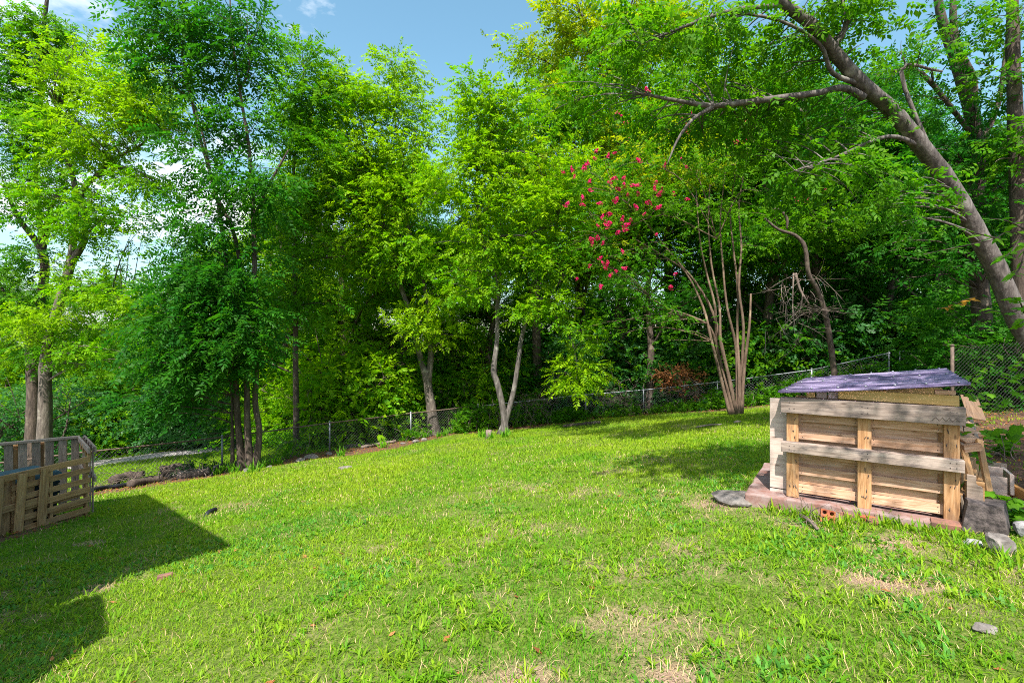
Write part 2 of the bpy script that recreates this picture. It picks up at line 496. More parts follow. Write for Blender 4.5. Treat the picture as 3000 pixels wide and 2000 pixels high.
at = n.new('ShaderNodeAttribute'); at.attribute_name = 'tint'
sp = n.new('ShaderNodeSeparateColor'); l.new(at.outputs['Color'], sp.inputs['Color'])
t = n.new('ShaderNodeTexCoord')
def noise(scale, detail=6, rough=0.65):
    a = n.new('ShaderNodeTexNoise'); a.inputs['Scale'].default_value = scale; a.inputs['Detail'].default_value = detail; a.inputs['Roughness'].default_value = rough
    l.new(t.outputs['Object'], a.inputs['Vector']); return a
a1 = noise(30); a2 = noise(5); a3 = noise(90, 4)
green = ramp(n, [(0.32, (0.04, 0.06, 0.012)), (0.5, (0.095, 0.15, 0.02)), (0.68, (0.21, 0.22, 0.07))])
l.new(a1.outputs['Fac'], green.inputs['Fac'])
soil = ramp(n, [(0.28, (0.13, 0.07, 0.055)), (0.48, (0.30, 0.19, 0.145)), (0.66, (0.48, 0.34, 0.26))])
l.new(a3.outputs['Fac'], soil.inputs['Fac'])
lit = ramp(n, [(0.30, (0.035, 0.02, 0.015)), (0.5, (0.11, 0.06, 0.042)), (0.68, (0.25, 0.15, 0.105))])
l.new(a3.outputs['Fac'], lit.inputs['Fac'])
m1 = n.new('ShaderNodeMix'); m1.data_type = 'RGBA'
l.new(sp.outputs['Green'], m1.inputs['Factor']); l.new(green.outputs['Color'], m1.inputs['A']); l.new(soil.outputs['Color'], m1.inputs['B'])
m2 = n.new('ShaderNodeMix'); m2.data_type = 'RGBA'
l.new(sp.outputs['Red'], m2.inputs['Factor']); l.new(m1.outputs['Result'], m2.inputs['A']); l.new(lit.outputs['Color'], m2.inputs['B'])
l.new(m2.outputs['Result'], b.inputs['Base Color'])
b.inputs['Roughness'].default_value = 0.95; b.inputs['Specular IOR Level'].default_value = 0.1
bp = n.new('ShaderNodeBump'); bp.inputs['Strength'].default_value = 0.7; bp.inputs['Distance'].default_value = 0.02
l.new(a3.outputs['Fac'], bp.inputs['Height']); l.new(bp.outputs['Normal'], b.inputs['Normal'])
ground = link('ground', gm, m)
tag(ground, 'sloping back yard ground of lawn soil, mulch and leaf litter', None, None, 'structure')

# gravel drive beyond the fence
GRAV = simple_mat('pale_gravel', (0.50, 0.45, 0.44), 0.9, nscale=40, col2=(0.33, 0.29, 0.28), bump=0.02)
dc = catmull([(-34, 19.5), (-26, 20.6), (-20, 21.6), (-16, 22.8), (-12.6, 24.4), (-10, 27), (-9, 31)], 6)
dv, dq = [], []
tg = np.gradient(dc, axis=0); tg /= np.linalg.norm(tg, axis=1, keepdims=True)
nr = np.stack([-tg[:, 1], tg[:, 0]], 1)
for i, c in enumerate(dc):
    for j in range(9):
        o = (j / 8 - 0.5) * (4.3 + 0.3 * math.sin(i * 1.3))
        p = c + nr[i] * o
        dv.append((p[0], p[1], float(g(p[0], p[1])) + 0.035 + 0.02 * math.cos((j - 4) / 4 * 1.5)))
for i in range(len(dc) - 1):
    for j in range(8):
        k = i * 9 + j
        dq.append((k, k + 1, k + 10, k + 9))
drive = link('gravel_drive', mesh_np('gravel_drive', np.array(dv), None, np.array(dq), None, True), GRAV)
tag(drive, 'pale gravel drive passing beyond the chain link fence', None, None, 'structure')

# ------------------------------------------------------------------ grass
def blades(n_, dens, region, hgt, wid, lean, seed, near_only=None):
    pass

def scatter(ymin, ymax, D0, half=1.16, pad=0.8):
    """random lawn points, sparser with distance"""
    out = []
    ys = np.linspace(ymin, ymax, 40)
    for a, c in zip(ys[:-1], ys[1:]):
        mid = 0.5 * (a + c)
        wx = half * c + pad
        d = D0 * min(1.0, (3.6 / mid)) ** 1.25
        k = int(d * 2 * wx * (c - a))
        out.append(np.stack([RNG.uniform(-wx, wx, k), RNG.uniform(a, c, k)], 1))
    return np.vstack(out)

def add_blades(mb, p, h, wd, lean_lo, lean_hi, r_, three=True):
    k = len(p)
    if not k: return
    z = g(p[:, 0], p[:, 1]) - 0.004
    az = RNG.uniform(0, 2 * math.pi, k); ln = RNG.uniform(lean_lo, lean_hi, k)
    d = np.stack([np.cos(az), np.sin(az), np.zeros(k)], 1)
    s = np.stack([-np.sin(az), np.cos(az), np.zeros(k)], 1)
    base = np.stack([p[:, 0], p[:, 1], z], 1)
    hh = h[:, None]; ww = wd[:, None]
    up = np.array([0, 0, 1.0])
    c1 = np.cos(ln * 0.55)[:, None]; s1 = np.sin(ln * 0.55)[:, None]
    c2 = np.cos(ln)[:, None]; s2 = np.sin(ln)[:, None]
    midp = base + hh * 0.5 * (up * c1 + d * s1)
    tip = midp + hh * 0.55 * (up * c2 + d * s2)
    C = np.stack([r_, RNG.uniform(0.15, 0.85, k), np.zeros(k)], 1)
    if three:
        V = np.stack([base - s * ww * 0.4, base + s * ww * 0.4, midp + s * ww * 0.5, midp - s * ww * 0.5, tip], 1).reshape(-1, 3)
        o = np.arange(k)[:, None] * 5
        mb.add(V, (o + np.array([3, 2, 4])).reshape(-1, 3), (o + np.array([0, 1, 2, 3])).reshape(-1, 4), np.repeat(C, 5, 0))
    else:
        V = np.stack([base - s * ww * 0.5, base + s * ww * 0.5, tip], 1).reshape(-1, 3)
        o = np.arange(k)[:, None] * 3
        mb.add(V, (o + np.array([0, 1, 2])).reshape(-1, 3), None, np.repeat(C, 3, 0))

SLAB_C = None
def on_lawn(p):
    x, y = p[:, 0], p[:, 1]
    m_ = RNG.uniform(0, 1, len(p)) > np.clip(litter_mask(x, y) * 1.0, 0, 0.93)
    # not under the shed slab
    lx = (x - 2.81) * 0.818 - (y - 4.95) * 0.576
    ly = (x - 2.81) * 0.576 + (y - 4.95) * 0.818
    m_ &= ~((lx > -0.5) & (lx < 1.4) & (ly > -0.12) & (ly < 1.4))
    m_ &= y < fence_y(x) + 0.2
    return m_

tn = lambda p, sc, sd: np.clip(0.5 + 1.6 * (fbm(p[:, 0], p[:, 1], sc, sd) - 0.5) + RNG.normal(0, 0.2, len(p)), 0, 1)
gr, st, wd_ = MB(), MB(), MB()
# fine lawn grass
p = scatter(1.5, 20.5, 4700); p = p[on_lawn(p)]
bm_ = bare_mask(p[:, 0], p[:, 1]); p = p[RNG.uniform(0, 1, len(p)) > 0.82 * bm_]
near = p[:, 1] < 5.5
sc = np.clip(p[:, 1] / 4.0, 0.85, 2.6) ** 0.55
h = RNG.uniform(0.018, 0.055, len(p)) * sc * (0.8 + 0.5 * fbm(p[:, 0], p[:, 1], 1.3, 31)); wdt = RNG.uniform(0.003, 0.0065, len(p)) * sc ** 1.7
r_ = np.clip(tn(p, 0.7, 33) + 0.28 * smooth(5, 13, p[:, 1]), 0, 1)
add_blades(gr, p[near], h[near], wdt[near], 0.5, 1.5, r_[near], True)
add_blades(gr, p[~near], h[~near] * 0.85, wdt[~near] * 1.5, 0.3, 1.4, r_[~near], False)
# broad crab grass rosettes
c = scatter(1.5, 12, 95); c = c[on_lawn(c)]
c = c[RNG.uniform(0, 1, len(c)) < 0.25 + 0.95 * smooth(0.4, 0.62, fbm(c[:, 0], c[:, 1], 0.8, 41)) ]
k = 9
pp = np.repeat(c, k, 0) + RNG.normal(0, 0.022, (len(c) * k, 2))
hh = np.repeat(RNG.uniform(0.04, 0.10, len(c)), k) * RNG.uniform(0.6, 1.2, len(pp))
add_blades(gr, pp, hh, RNG.uniform(0.007, 0.014, len(pp)), 0.9, 1.6, np.clip(np.repeat(RNG.uniform(0.1, 0.9, len(c)), k), 0, 1), True)
# clover and weed patches
c = scatter(1.5, 9, 260); c = c[on_lawn(c)]
c = c[smooth(0.56, 0.66, fbm(c[:, 0], c[:, 1], 1.0, 51)) > RNG.uniform(0, 1, len(c))]
k = 4
pp = np.repeat(c, k, 0) + RNG.normal(0, 0.018, (len(c) * k, 2))
add_blades(wd_, pp, RNG.uniform(0.03, 0.07, len(pp)), RNG.uniform(0.012, 0.022, len(pp)), 0.9, 1.55, RNG.uniform(0, 1, len(pp)), True)
# dry straw
p = scatter(1.5, 14, 1500); p = p[on_lawn(p)]
keep = RNG.uniform(0, 1, len(p)) < 0.10 + 0.65 * bare_mask(p[:, 0], p[:, 1]) + 0.22 * smooth(0.5, 0.65, fbm(p[:, 0], p[:, 1], 1.2, 61))
p = p[keep]
add_blades(st, p, RNG.uniform(0.03, 0.085, len(p)), RNG.uniform(0.002, 0.0045, len(p)) * np.clip(p[:, 1] / 4, 1, 2.2), 0.9, 1.6, RNG.uniform(0, 1, len(p)), True)
# mown verge beyond the fence
q = np.stack([RNG.uniform(-30, -2, 230000), RNG.uniform(10, 27, 230000)], 1)
vis = (q[:, 1] > fence_y(q[:, 0]) + 0.1) & (litter_mask(q[:, 0], q[:, 1]) < 0.4) & (np.abs(q[:, 0]) < 1.2 * q[:, 1])
dd = np.min(np.hypot(q[:, 0][:, None] - dc[None, :, 0], q[:, 1][:, None] - dc[None, :, 1]), 1)
q = q[vis & (dd > 2.2)]
add_blades(gr, q, RNG.uniform(0.06, 0.14, len(q)), RNG.uniform(0.012, 0.03, len(q)), 0.1, 1.1, RNG.uniform(0.2, 1, len(q)), False)
tag(link('grass', gr.mesh('grass', True), LEAF['grass']), 'bright green lawn grass with coarse crabgrass tufts', None, None, 'stuff')
tag(link('clover_weeds', wd_.mesh('clover_weeds', True), LEAF['weed']), 'darker clover and weed patches in the lawn', None, None, 'stuff')
tag(link('dry_straw', st.mesh('dry_straw', True), LEAF['straw']), 'dry straw coloured blades scattered over thin lawn', None, None, 'stuff')

# leaf litter: curled brown leaves and chips on the soil
lt = MB()
p = np.stack([RNG.uniform(-14, 13, 60000), RNG.uniform(1.8, 20, 60000)], 1)
p = p[RNG.uniform(0, 1, len(p)) < litter_mask(p[:, 0], p[:, 1]) * 0.8]
p = p[(p[:, 1] < fence_y(p[:, 0]) + 0.6) & (np.abs(p[:, 0]) < 1.25 * p[:, 1] + 0.5)]
q = np.stack([RNG.uniform(-6, 5, 160), RNG.uniform(2, 9, 160)], 1)
p = np.vstack([p, q])
k = len(p); az = RNG.uniform(0, 6.28, k); s = RNG.uniform(0.012, 0.04, k)
d = np.stack([np.cos(az), np.sin(az), RNG.uniform(-0.3, 0.5, k)], 1) * s[:, None]
e = np.stack([-np.sin(az), np.cos(az), RNG.uniform(-0.4, 0.4, k)], 1) * s[:, None] * 0.5
b0 = np.stack([p[:, 0], p[:, 1], g(p[:, 0], p[:, 1]) + 0.014], 1)
V = np.stack([b0 - d, b0 + e, b0 + d, b0 - e], 1).reshape(-1, 3)
lt.add(V, None, (np.arange(k)[:, None] * 4 + np.array([0, 1, 2, 3])), np.repeat(np.stack([RNG.uniform(0, 1, k), RNG.uniform(0, 1, k), np.zeros(k)], 1), 4, 0))
tag(link('leaf_litter', lt.mesh('leaf_litter', True), LEAF['brown']), 'brown leaf litter and bark chips on bare soil', None, None, 'stuff')

# ------------------------------------------------------------------ foliage kit
def leaflet(base, d, nrm, ln, wd):
    d = d / np.linalg.norm(d); s = np.cross(nrm, d); s /= np.linalg.norm(s) + 1e-9
    return np.array([base, base + d * ln * 0.42 + s * wd * 0.5, base + d * ln - nrm * ln * 0.12, base + d * ln * 0.42 - s * wd * 0.5])

def spray_pinnate(L=0.30, pairs=4, ll=0.118, lw=0.060, droop=0.28):
    V = []
    for i in range(pairs):
        t_ = (i + 0.8) / (pairs + 0.5)
        pos = np.array([L * t_, 0, -droop * L * t_ * t_])
        for sg in (-1, 1):
            a = R(RNG.uniform(48, 75)) * sg
            d = np.array([math.cos(a), math.sin(a), -RNG.uniform(-0.05, 0.5)])
            nr_ = np.array([RNG.normal(0, .25), RNG.normal(0, .3), 1.0]); nr_ /= np.linalg.norm(nr_)
            V.append(leaflet(pos, d, nr_, ll * RNG.uniform(0.75, 1.15), lw * RNG.uniform(0.8, 1.2)))
    V.append(leaflet(np.array([L * 0.95, 0, -droop * L * 0.9]), np.array([1, RNG.normal(0, .15), -0.6]), np.array([0, 0, 1.0]), ll, lw))
    return np.array(V)

def spray_simple(L=0.28, k=8, ll=0.098, lw=0.056, droop=0.25):
    V = []
    for i in range(k):
        t_ = (i + 0.6) / k; sg = 1 if i % 2 else -1
        pos = np.array([L * t_, 0.0, -droop * L * t_ * t_])
        a = R(RNG.uniform(30, 70)) * sg
        d = np.array([math.cos(a), math.sin(a), RNG.uniform(-0.7, 0.15)])
        nr_ = np.array([RNG.normal(0, .35), RNG.normal(0, .35), 1.0]); nr_ /= np.linalg.norm(nr_)
        V.append(leaflet(pos, d, nr_, ll * RNG.uniform(0.7, 1.15), lw * RNG.uniform(0.8, 1.2)))
    return np.array(V)

SPRAY = {
    'pinnate': [spray_pinnate() for _ in range(7)],
    'long':    [spray_pinnate(0.46, 6, 0.135, 0.056, 0.55) for _ in range(7)],
    'simple':  [spray_simple() for _ in range(7)],
    'small':   [spray_simple(0.26, 10, 0.066, 0.038, 0.15) for _ in range(7)],
}

def sprays(mb, pos, head, kind, scale, hue, flat=0.55):
    """pos, head: (n,3); hue (n,) 0..1 per spray"""
    n_ = len(pos)
    tm = SPRAY[kind]; ch = RNG.integers(0, len(tm), n_)
    x = head / (np.linalg.norm(head, axis=1, keepdims=True) + 1e-9)
    up = np.array([0, 0, 1.0]) + RNG.normal(0, flat, (n_, 3))
    y = np.cross(up, x); y /= np.linalg.norm(y, axis=1, keepdims=True) + 1e-9
    z = np.cross(x, y)
    M = np.stack([x, y, z], 1)                      # rows: local axes
    sc_ = scale * RNG.uniform(0.75, 1.25, n_)
    for v in range(len(tm)):
        s_ = np.where(ch == v)[0]
        if not len(s_): continue
        tv = tm[v]                                  # (leaf,4,3)
        k_ = tv.shape[0]
        V = np.einsum('lvc,ncd->nlvd', tv, M[s_]) * sc_[s_][:, None, None, None] + pos[s_][:, None, None, :]
        ql = np.arange(len(s_) * k_)[:, None] * 4 + np.array([0, 1, 2, 3])
        h_ = np.clip(np.repeat(hue[s_], k_) + RNG.normal(0, 0.16, len(s_) * k_), 0, 1)
        b_ = np.clip(RNG.normal(0.5, 0.18, len(s_) * k_), 0, 1)
        C = np.stack([h_, b_, np.zeros_like(h_)], 1)
        mb.add(V.reshape(-1, 3), None, ql, np.repeat(C, 4, 0))

def bez(a, c, b_, n_):
    t_ = np.linspace(0, 1, n_)[:, None]
    return (1 - t_) ** 2 * a + 2 * t_ * (1 - t_) * c + t_ ** 2 * b_

def grow(stems, blobs, kind, scale=1.0, dens=1.0, twig_len=0.55, rmax=0.05):
    """stems: list of (points (n,3), radii); blobs: (centre, (rx,ry,rz), n_branches, sprays per branch, hue)
    returns wood MB (limbs and twigs) and leaf MB"""
    wood, leaf = MB(), MB()
    SP = np.vstack([s_[0] for s_ in stems]); SR = np.concatenate([np.broadcast_to(s_[1], (len(s_[0]),)) for s_ in stems])
    for (c, rad, nb, ns, hue) in blobs:
        c = np.array(c, float); rad = np.array(rad, float)
        nb = max(1, int(nb))
        for _ in range(nb):
            dv = RNG.normal(0, 1, 3); dv /= np.linalg.norm(dv)
            end = c + dv * rad * RNG.uniform(0.25, 1.0) ** 0.5
            dist = np.linalg.norm(SP - end, axis=1) + np.where(SP[:, 2] > end[2] + 0.2, 2.5 * (SP[:, 2] - end[2]), 0) + RNG.uniform(0, 0.6, len(SP))
            k_ = int(np.argmin(dist)); st_ = SP[k_]
            ln = np.linalg.norm(end - st_)
            mid = 0.5 * (st_ + end) + np.array([0, 0, 0.14 * ln]) + RNG.normal(0, 0.07 * ln, 3)
            pth = bez(st_, mid, end, 7)
            r0 = min(SR[k_] * 0.6, rmax, 0.007 + 0.007 * ln)
            wood.tube(pth, np.linspace(r0, 0.004, 7), 5, False)
            n_ = max(2, int(ns * dens * RNG.uniform(0.45, 1.7)))
            tt = 1 - RNG.uniform(0, 1, n_) ** 1.4 * min(0.75, 1.6 * rad.mean() / max(ln, 0.1))
            ii_ = tt * 6; i0 = np.clip(ii_.astype(int), 0, 5); fr = (ii_ - i0)[:, None]
            p0 = pth[i0] * (1 - fr) + pth[i0 + 1] * fr
            tgn = pth[i0 + 1] - pth[i0]; tgn /= np.linalg.norm(tgn, axis=1, keepdims=True) + 1e-9
            of = RNG.normal(0, 1, (n_, 3)) * np.array([1, 1, 0.42]) * twig_len * scale * 0.56
            pos = p0 + of
            hd = tgn * 0.5 + of / (np.linalg.norm(of, axis=1, keepdims=True) + 1e-6) + np.array([0, 0, -0.12]) + RNG.normal(0, 0.25, (n_, 3))
            sprays(leaf, pos, hd, kind, scale, np.clip(hue + RNG.normal(0, 0.20) + RNG.normal(0, 0.10, n_), 0, 1))
    return wood, leaf

def stem_px(pts, sub=4):
    """pts: (px, py, Y, radius)"""
    w_ = [np.append(np.array(P(a, b_, c)), r_) for a, b_, c, r_ in pts]
    q_ = catmull(w_, sub)
    return q_[:, :3], q_[:, 3]

def stem_w(pts, sub=4):
    q_ = catmull([np.array(p_, float) for p_ in pts], sub)
    return q_[:, :3], q_[:, 3]

def blob_px(px, py, Y, rx, ry, nb, ns, hue=0.5, dr=0.8):
    s_ = Y / F
    rx_, ry_ = rx * s_, ry * s_
    return (np.array(P(px, py, Y)), (rx_, 0.5 * (rx_ + ry_) * dr, ry_), nb, ns, hue)

NTRI = 0
def make_tree(name, base, stems, blobs, kind, leaf, bark, label, cat='tree', group=None, scale=1.0, dens=1.0, sides=10, twig_len=0.55, part='crown', flare=True, rmax=0.05):
    base = Vector(base)
    root = empty(name, base, label, cat, group)
    tr_ = MB()
    for (pt, rd) in stems:
        rd = np.array(rd, float)
        if flare:
            hgt = np.linalg.norm(pt - pt[0], axis=1)
            near_g = pt[0][2] - float(g(pt[0][0], pt[0][1])) < 0.4
            if near_g: rd = rd * (1 + 0.55 * np.exp(-hgt / 0.28))
        tr_.tube(pt, rd, sides, True, 0.035)
    wood, lf = grow(stems, blobs, kind, scale, dens, twig_len, rmax)
    o = link('trunk', tr_.mesh('trunk', False, True, base), BARK[bark], root)
    if wood.n: link('branches', wood.mesh('branches', False, True, base), BARK[bark], root)['kind'] = 'stuff'
    if lf.n:
        c_ = link(part, lf.mesh(part, True, False, base), LEAF[leaf], root)
        c_['kind'] = 'stuff'
    return root

def copy_tree(o, loc, rotz, sc_, label, group, leaf=None, zs=1.0):
    c_ = o.copy(); COL.objects.link(c_)
    c_.location = loc; c_.rotation_euler = (0, 0, rotz); c_.scale = (sc_, sc_, sc_ * zs)
    c_['label'] = label; c_['group'] = group
    for ch in o.children:
        d_ = ch.copy(); COL.objects.link(d_); d_.parent = c_
        if leaf and ch.name.split('.')[0] in ('crown', 'foliage'):
            d_.material_slots[0].link = 'OBJECT'; d_.material_slots[0].material = LEAF[leaf]
    return c_

# ------------------------------------------------------------------ house behind the camera (throws the big shadow on the left of the lawn)
def caster(px, py, z):
    p_ = GP(px, py); t_ = (z - p_.z) / SUN_DIR.z
    return p_ + SUN_DIR * t_
ZE, ZP = 4.3, 2.9
A_, B_ = caster(430, 1447, ZE), caster(685, 1600, ZE)
house = empty('house', (B_.x, B_.y, float(g(B_.x, B_.y))), 'single storey house with grey shingle roof standing behind the lawn', 'house')
ho = np.array(house.location)
SID = simple_mat('pale_siding', (0.62, 0.60, 0.55), 0.7, nscale=5, col2=(0.55, 0.53, 0.49))
SHG = simple_mat('grey_shingle', (0.16, 0.15, 0.15), 0.9, nscale=18, col2=(0.09, 0.085, 0.085), bump=0.01)
ax = (A_ - B_); ax.z = 0; LEN = ax.length; ax.normalize()
pr = Vector((ax.y, -ax.x, 0))
if pr.dot(Vector((-1, -1, 0))) < 0: pr = -pr
def hp(u, v, z): return np.array(B_ + ax * u + pr * v) * np.array([1, 1, 0]) + np.array([0, 0, z])
DP = 8.0; RZ = ZE + 1.7
rf = MB()
th = 0.16
def prism(mb, tops, th_):
    k_ = len(tops); V_ = np.vstack([tops, tops - np.array([0, 0, th_])])
    qs = [[i_, (i_ + 1) % k_, k_ + (i_ + 1) % k_, k_ + i_] for i_ in range(k_)]
    mb.add(V_, None, [[3, 2, 1, 0], [4, 5, 6, 7]] + qs)
prism(rf, np.array([hp(0, 0, ZE), hp(LEN, 0, ZE), hp(LEN, DP / 2, RZ), hp(0, DP / 2, RZ)]), th)
prism(rf, np.array([hp(0, DP / 2 + .001, RZ), hp(LEN, DP / 2 + .001, RZ), hp(LEN, DP, ZE), hp(0, DP, ZE)]), th)
link('roof', rf.mesh('roof', origin=ho), SHG, house)
wl = MB()
zb = -3.0
cs = [hp(0.35, 0.5, zb), hp(LEN - 0.35, 0.5, zb), hp(LEN - 0.35, DP - 0.5, zb), hp(0.35, DP - 0.5, zb)]
wt = [c_ * np.array([1, 1, 0]) + np.array([0, 0, ZE + 0.02]) for c_ in cs]
wl.add(np.vstack(cs + wt), None, [[0, 1, 5, 4], [1, 2, 6, 5], [2, 3, 7, 6], [3, 0, 4, 7]])
for u_ in (0.35, LEN - 0.35):
    wl.add(np.vstack([hp(u_, 0.5, ZE), hp(u_, DP - 0.5, ZE), hp(u_, DP / 2, RZ - 0.2)]), [[0, 1, 2]])
link('wall', wl.mesh('wall', origin=ho), SID, house)
C_, D_ = caster(300, 1740, ZP), caster(320, 1862, ZP)
E_ = caster(110, 2000, ZP)
pf = MB()
C0 = Vector((C_.x, C_.y, ZP)); E0 = Vector((D_.x, D_.y, ZP))
far_ = E0 - Vector((0.75, 0.86, 0)).normalized() * 0
poly = [C0 + pr * 3.0, C0, E0, Vector((E_.x, E_.y, ZP)), Vector((E_.x, E_.y, ZP)) + Vector((-3.2, -3.0, 0))]
V_ = np.array([list(v_) for v_ in poly]); V2 = V_ - np.array([0, 0, 0.14]); k_ = len(poly)
bmp = bmesh.new()
vt_ = [bmp.verts.new(v_) for v_ in V_ - ho]; vb_ = [bmp.verts.new(v_) for v_ in V2 - ho]
bmp.faces.new(vt_); bmp.faces.new(list(reversed(vb_)))
for i_ in range(k_): bmp.faces.new((vt_[i_], vb_[i_], vb_[(i_ + 1) % k_], vt_[(i_ + 1) % k_]))
bmesh.ops.recalc_face_normals(bmp, faces=bmp.faces)
me = bpy.data.meshes.new('porch_roof'); bmp.to_mesh(me); bmp.free()
link('porch_roof', me, SHG, house)
for v_ in (C0 + pr * 0.25 + Vector((-.15, 0, 0)), poly[3] + Vector((-.35, -.25, 0))):
    pm = MB(); zg = float(g(v_.x, v_.y)) - 0.1
    pm.box((v_.x - ho[0], v_.y - ho[1], (zg + ZP - 0.14) / 2 - ho[2]), (0.12, 0.12, ZP - 0.14 - zg))
    link('porch_post', pm.mesh('porch_post'), WHITE, house)

# ------------------------------------------------------------------ chain link fences
def chain_fence(pts, hgt, label, post_mat, rail_mat, wire_mat, dia=0.10, wr=0.0022, name='chain_link_fence', rail=True, skip=()):
    b0 = Vector((pts[0][0], pts[0][1], float(g(*pts[0]))))
    root = empty(name, b0, label, 'fence')
    tops = []
    for i_, (x_, y_) in enumerate(pts):
        z_ = float(g(x_, y_)); hh_ = hgt[i_] if hasattr(hgt, '__len__') else hgt
        tops.append(np.array((x_, y_, z_ + hh_)))
        pm_ = MB(); pm_.tube(np.array([(x_, y_, z_ - 0.15), (x_, y_, z_ + hh_ * 0.5), (x_, y_, z_ + hh_ + 0.03)]), 0.027, 10)
        po_ = link('post', pm_.mesh('post', False, True, b0), post_mat, root)
        cm_ = MB(); cm_.tube(np.array([(x_, y_, z_ + hh_ + 0.028), (x_, y_, z_ + hh_ + 0.05), (x_, y_, z_ + hh_ + 0.065)]), [0.034, 0.031, 0.012], 10)
        link('post_cap', cm_.mesh('post_cap', False, True, b0), post_mat, po_)
    wm_ = MB()
    for a_, c_, pa, pc in zip(tops[:-1], tops[1:], pts[:-1], pts[1:]):
        if rail:
            rm_ = MB(); rm_.tube(np.array([a_, 0.5 * (a_ + c_) + np.array([0, 0, -0.008]), c_]), 0.021, 8, False)
            link('top_rail', rm_.mesh('top_rail', False, True, b0), rail_mat, root)
        ln_ = np.linalg.norm((c_ - a_)[:2]); k_ = int(ln_ / dia)
        za, zc = float(g(*pa)) + 0.03, float(g(*pc)) + 0.03
        hm = 0.5 * (a_[2] - za + c_[2] - zc); rows = max(2, int(round(hm / dia)))
        def pt_(u_, r_):
            u_ = min(max(u_, 0), 1)
            xy = a_ * (1 - u_) + c_ * u_
            zb_ = za * (1 - u_) + zc * u_
            return np.array([xy[0], xy[1], zb_ + (xy[2] - zb_) * r_])
        for j_ in range(-rows, k_ + 1):
            for sg in (1, -1):
                # a straight strand climbing across the panel
                u0, u1 = (j_ / k_, (j_ + rows) / k_) if sg > 0 else ((j_ + rows) / k_, j_ / k_)
                r0, r1 = 0.0, 1.0
                lo_, hi_ = (u0, u1) if u0 < u1 else (u1, u0)
                f0 = max(0, (0 - lo_) / (hi_ - lo_)); f1 = min(1, (1 - lo_) / (hi_ - lo_))
                if f1 - f0 < 0.02: continue
                ua, ub = lo_ + (hi_ - lo_) * f0, lo_ + (hi_ - lo_) * f1
                ra, rb = (f0, f1) if sg > 0 else (1 - f0, 1 - f1)
                p0_, p1_ = pt_(ua, ra), pt_(ub, rb)
                wm_.tube(np.array([p0_, p1_]), wr, 3, False)
    wo = link('wire_mesh', wm_.mesh('wire_mesh', False, False, b0), wire_mat, root)
    wo['kind'] = 'stuff'
    return root
chain_fence(FENCE[:6], 0.95, 'low chain link fence with rusty top rail below the left trees', GALV, RUST, WIRE, 0.10, 0.0042)
chain_fence(FENCE[5:], [0.93, 0.95, 0.95, 0.95, 0.95, 1.2], 'low chain link fence with bright grey rail behind the crape myrtle', GALV, GALV, WIRE2, 0.10, 0.0028)
chain_fence([(8.15, 8.95), (9.6, 8.9), (11.3, 8.75)], 1.38, 'taller dark chain link fence behind the lumber heap by the shed', RUST, RUST, WIRE, 0.07, 0.0018, rail=False)
# gate panel beside the corner post
gt = empty('chain_link_gate', (11.95, 14.9, float(g(11.95, 14.9))), 'small galvanised chain link gate behind the shed roof', 'gate')
go_ = np.array(gt.location)
fm = MB()
x0, x1, zt, zl = 0.0, 1.15, 1.22, 0.06
fm.tube(np.array([(x0, 0, zl), (x0, 0, zt), ]), 0.02, 8); fm.tube(np.array([(x1, 0, zl), (x1, 0, zt)]), 0.02, 8)
fm.tube(np.array([(x0, 0, zt), (x1, 0, zt)]), 0.02, 8); fm.tube(np.array([(x0, 0, zl), (x1, 0, zl)]), 0.02, 8)
link('gate_frame', fm.mesh('gate_frame', False, True), GALV, gt)
lm_ = MB(); lm_.tube(np.array([(0.75, 0, zt), (0.78, 0, zt + 0.05), (1.0, 0, zt + 0.06), (1.05, 0, zt)]), 0.008, 6)
link('latch', lm_.mesh('latch', False, True), GALV, gt)
gm_ = MB()
for j_ in range(-12, 13):
    for sg in (1, -1):
        a0, a1 = j_ * 0.1, j_ * 0.1 + (zt - zl)
        f0 = max(0, -a0 / (a1 - a0)); f1 = min(1, (1.15 - a0) / (a1 - a0))
        if f1 - f0 < 0.03: continue
        za_, zb_ = (zl + (zt - zl) * f0, zl + (zt - zl) * f1) if sg > 0 else (zt - (zt - zl) * f0, zt - (zt - zl) * f1)
        gm_.tube(np.array([(a0 + (a1 - a0) * f0, 0, za_), (a0 + (a1 - a0) * f1, 0, zb_)]), 0.004, 3, False)
link('wire_mesh', gm_.mesh('wire_mesh'), WIRE2, gt)['kind'] = 'stuff'


# ------------------------------------------------------------------ yard trees
S = stem_px
def B(lst, hue=0.5, dens=1.0, ns=18):
    out = []
    for it in lst:
        px_, py_, Y_, rx_, ry_ = it[:5]
        h_ = it[5] if len(it) > 5 else hue
        d_ = it[6] if len(it) > 6 else 1.0
        s_ = Y_ / F
        area = math.pi * rx_ * ry_ * s_ * s_
        out.append(blob_px(px_, py_, Y_, rx_, ry_, max(3, area * 5.0 * dens * d_), ns, h_))
    return out

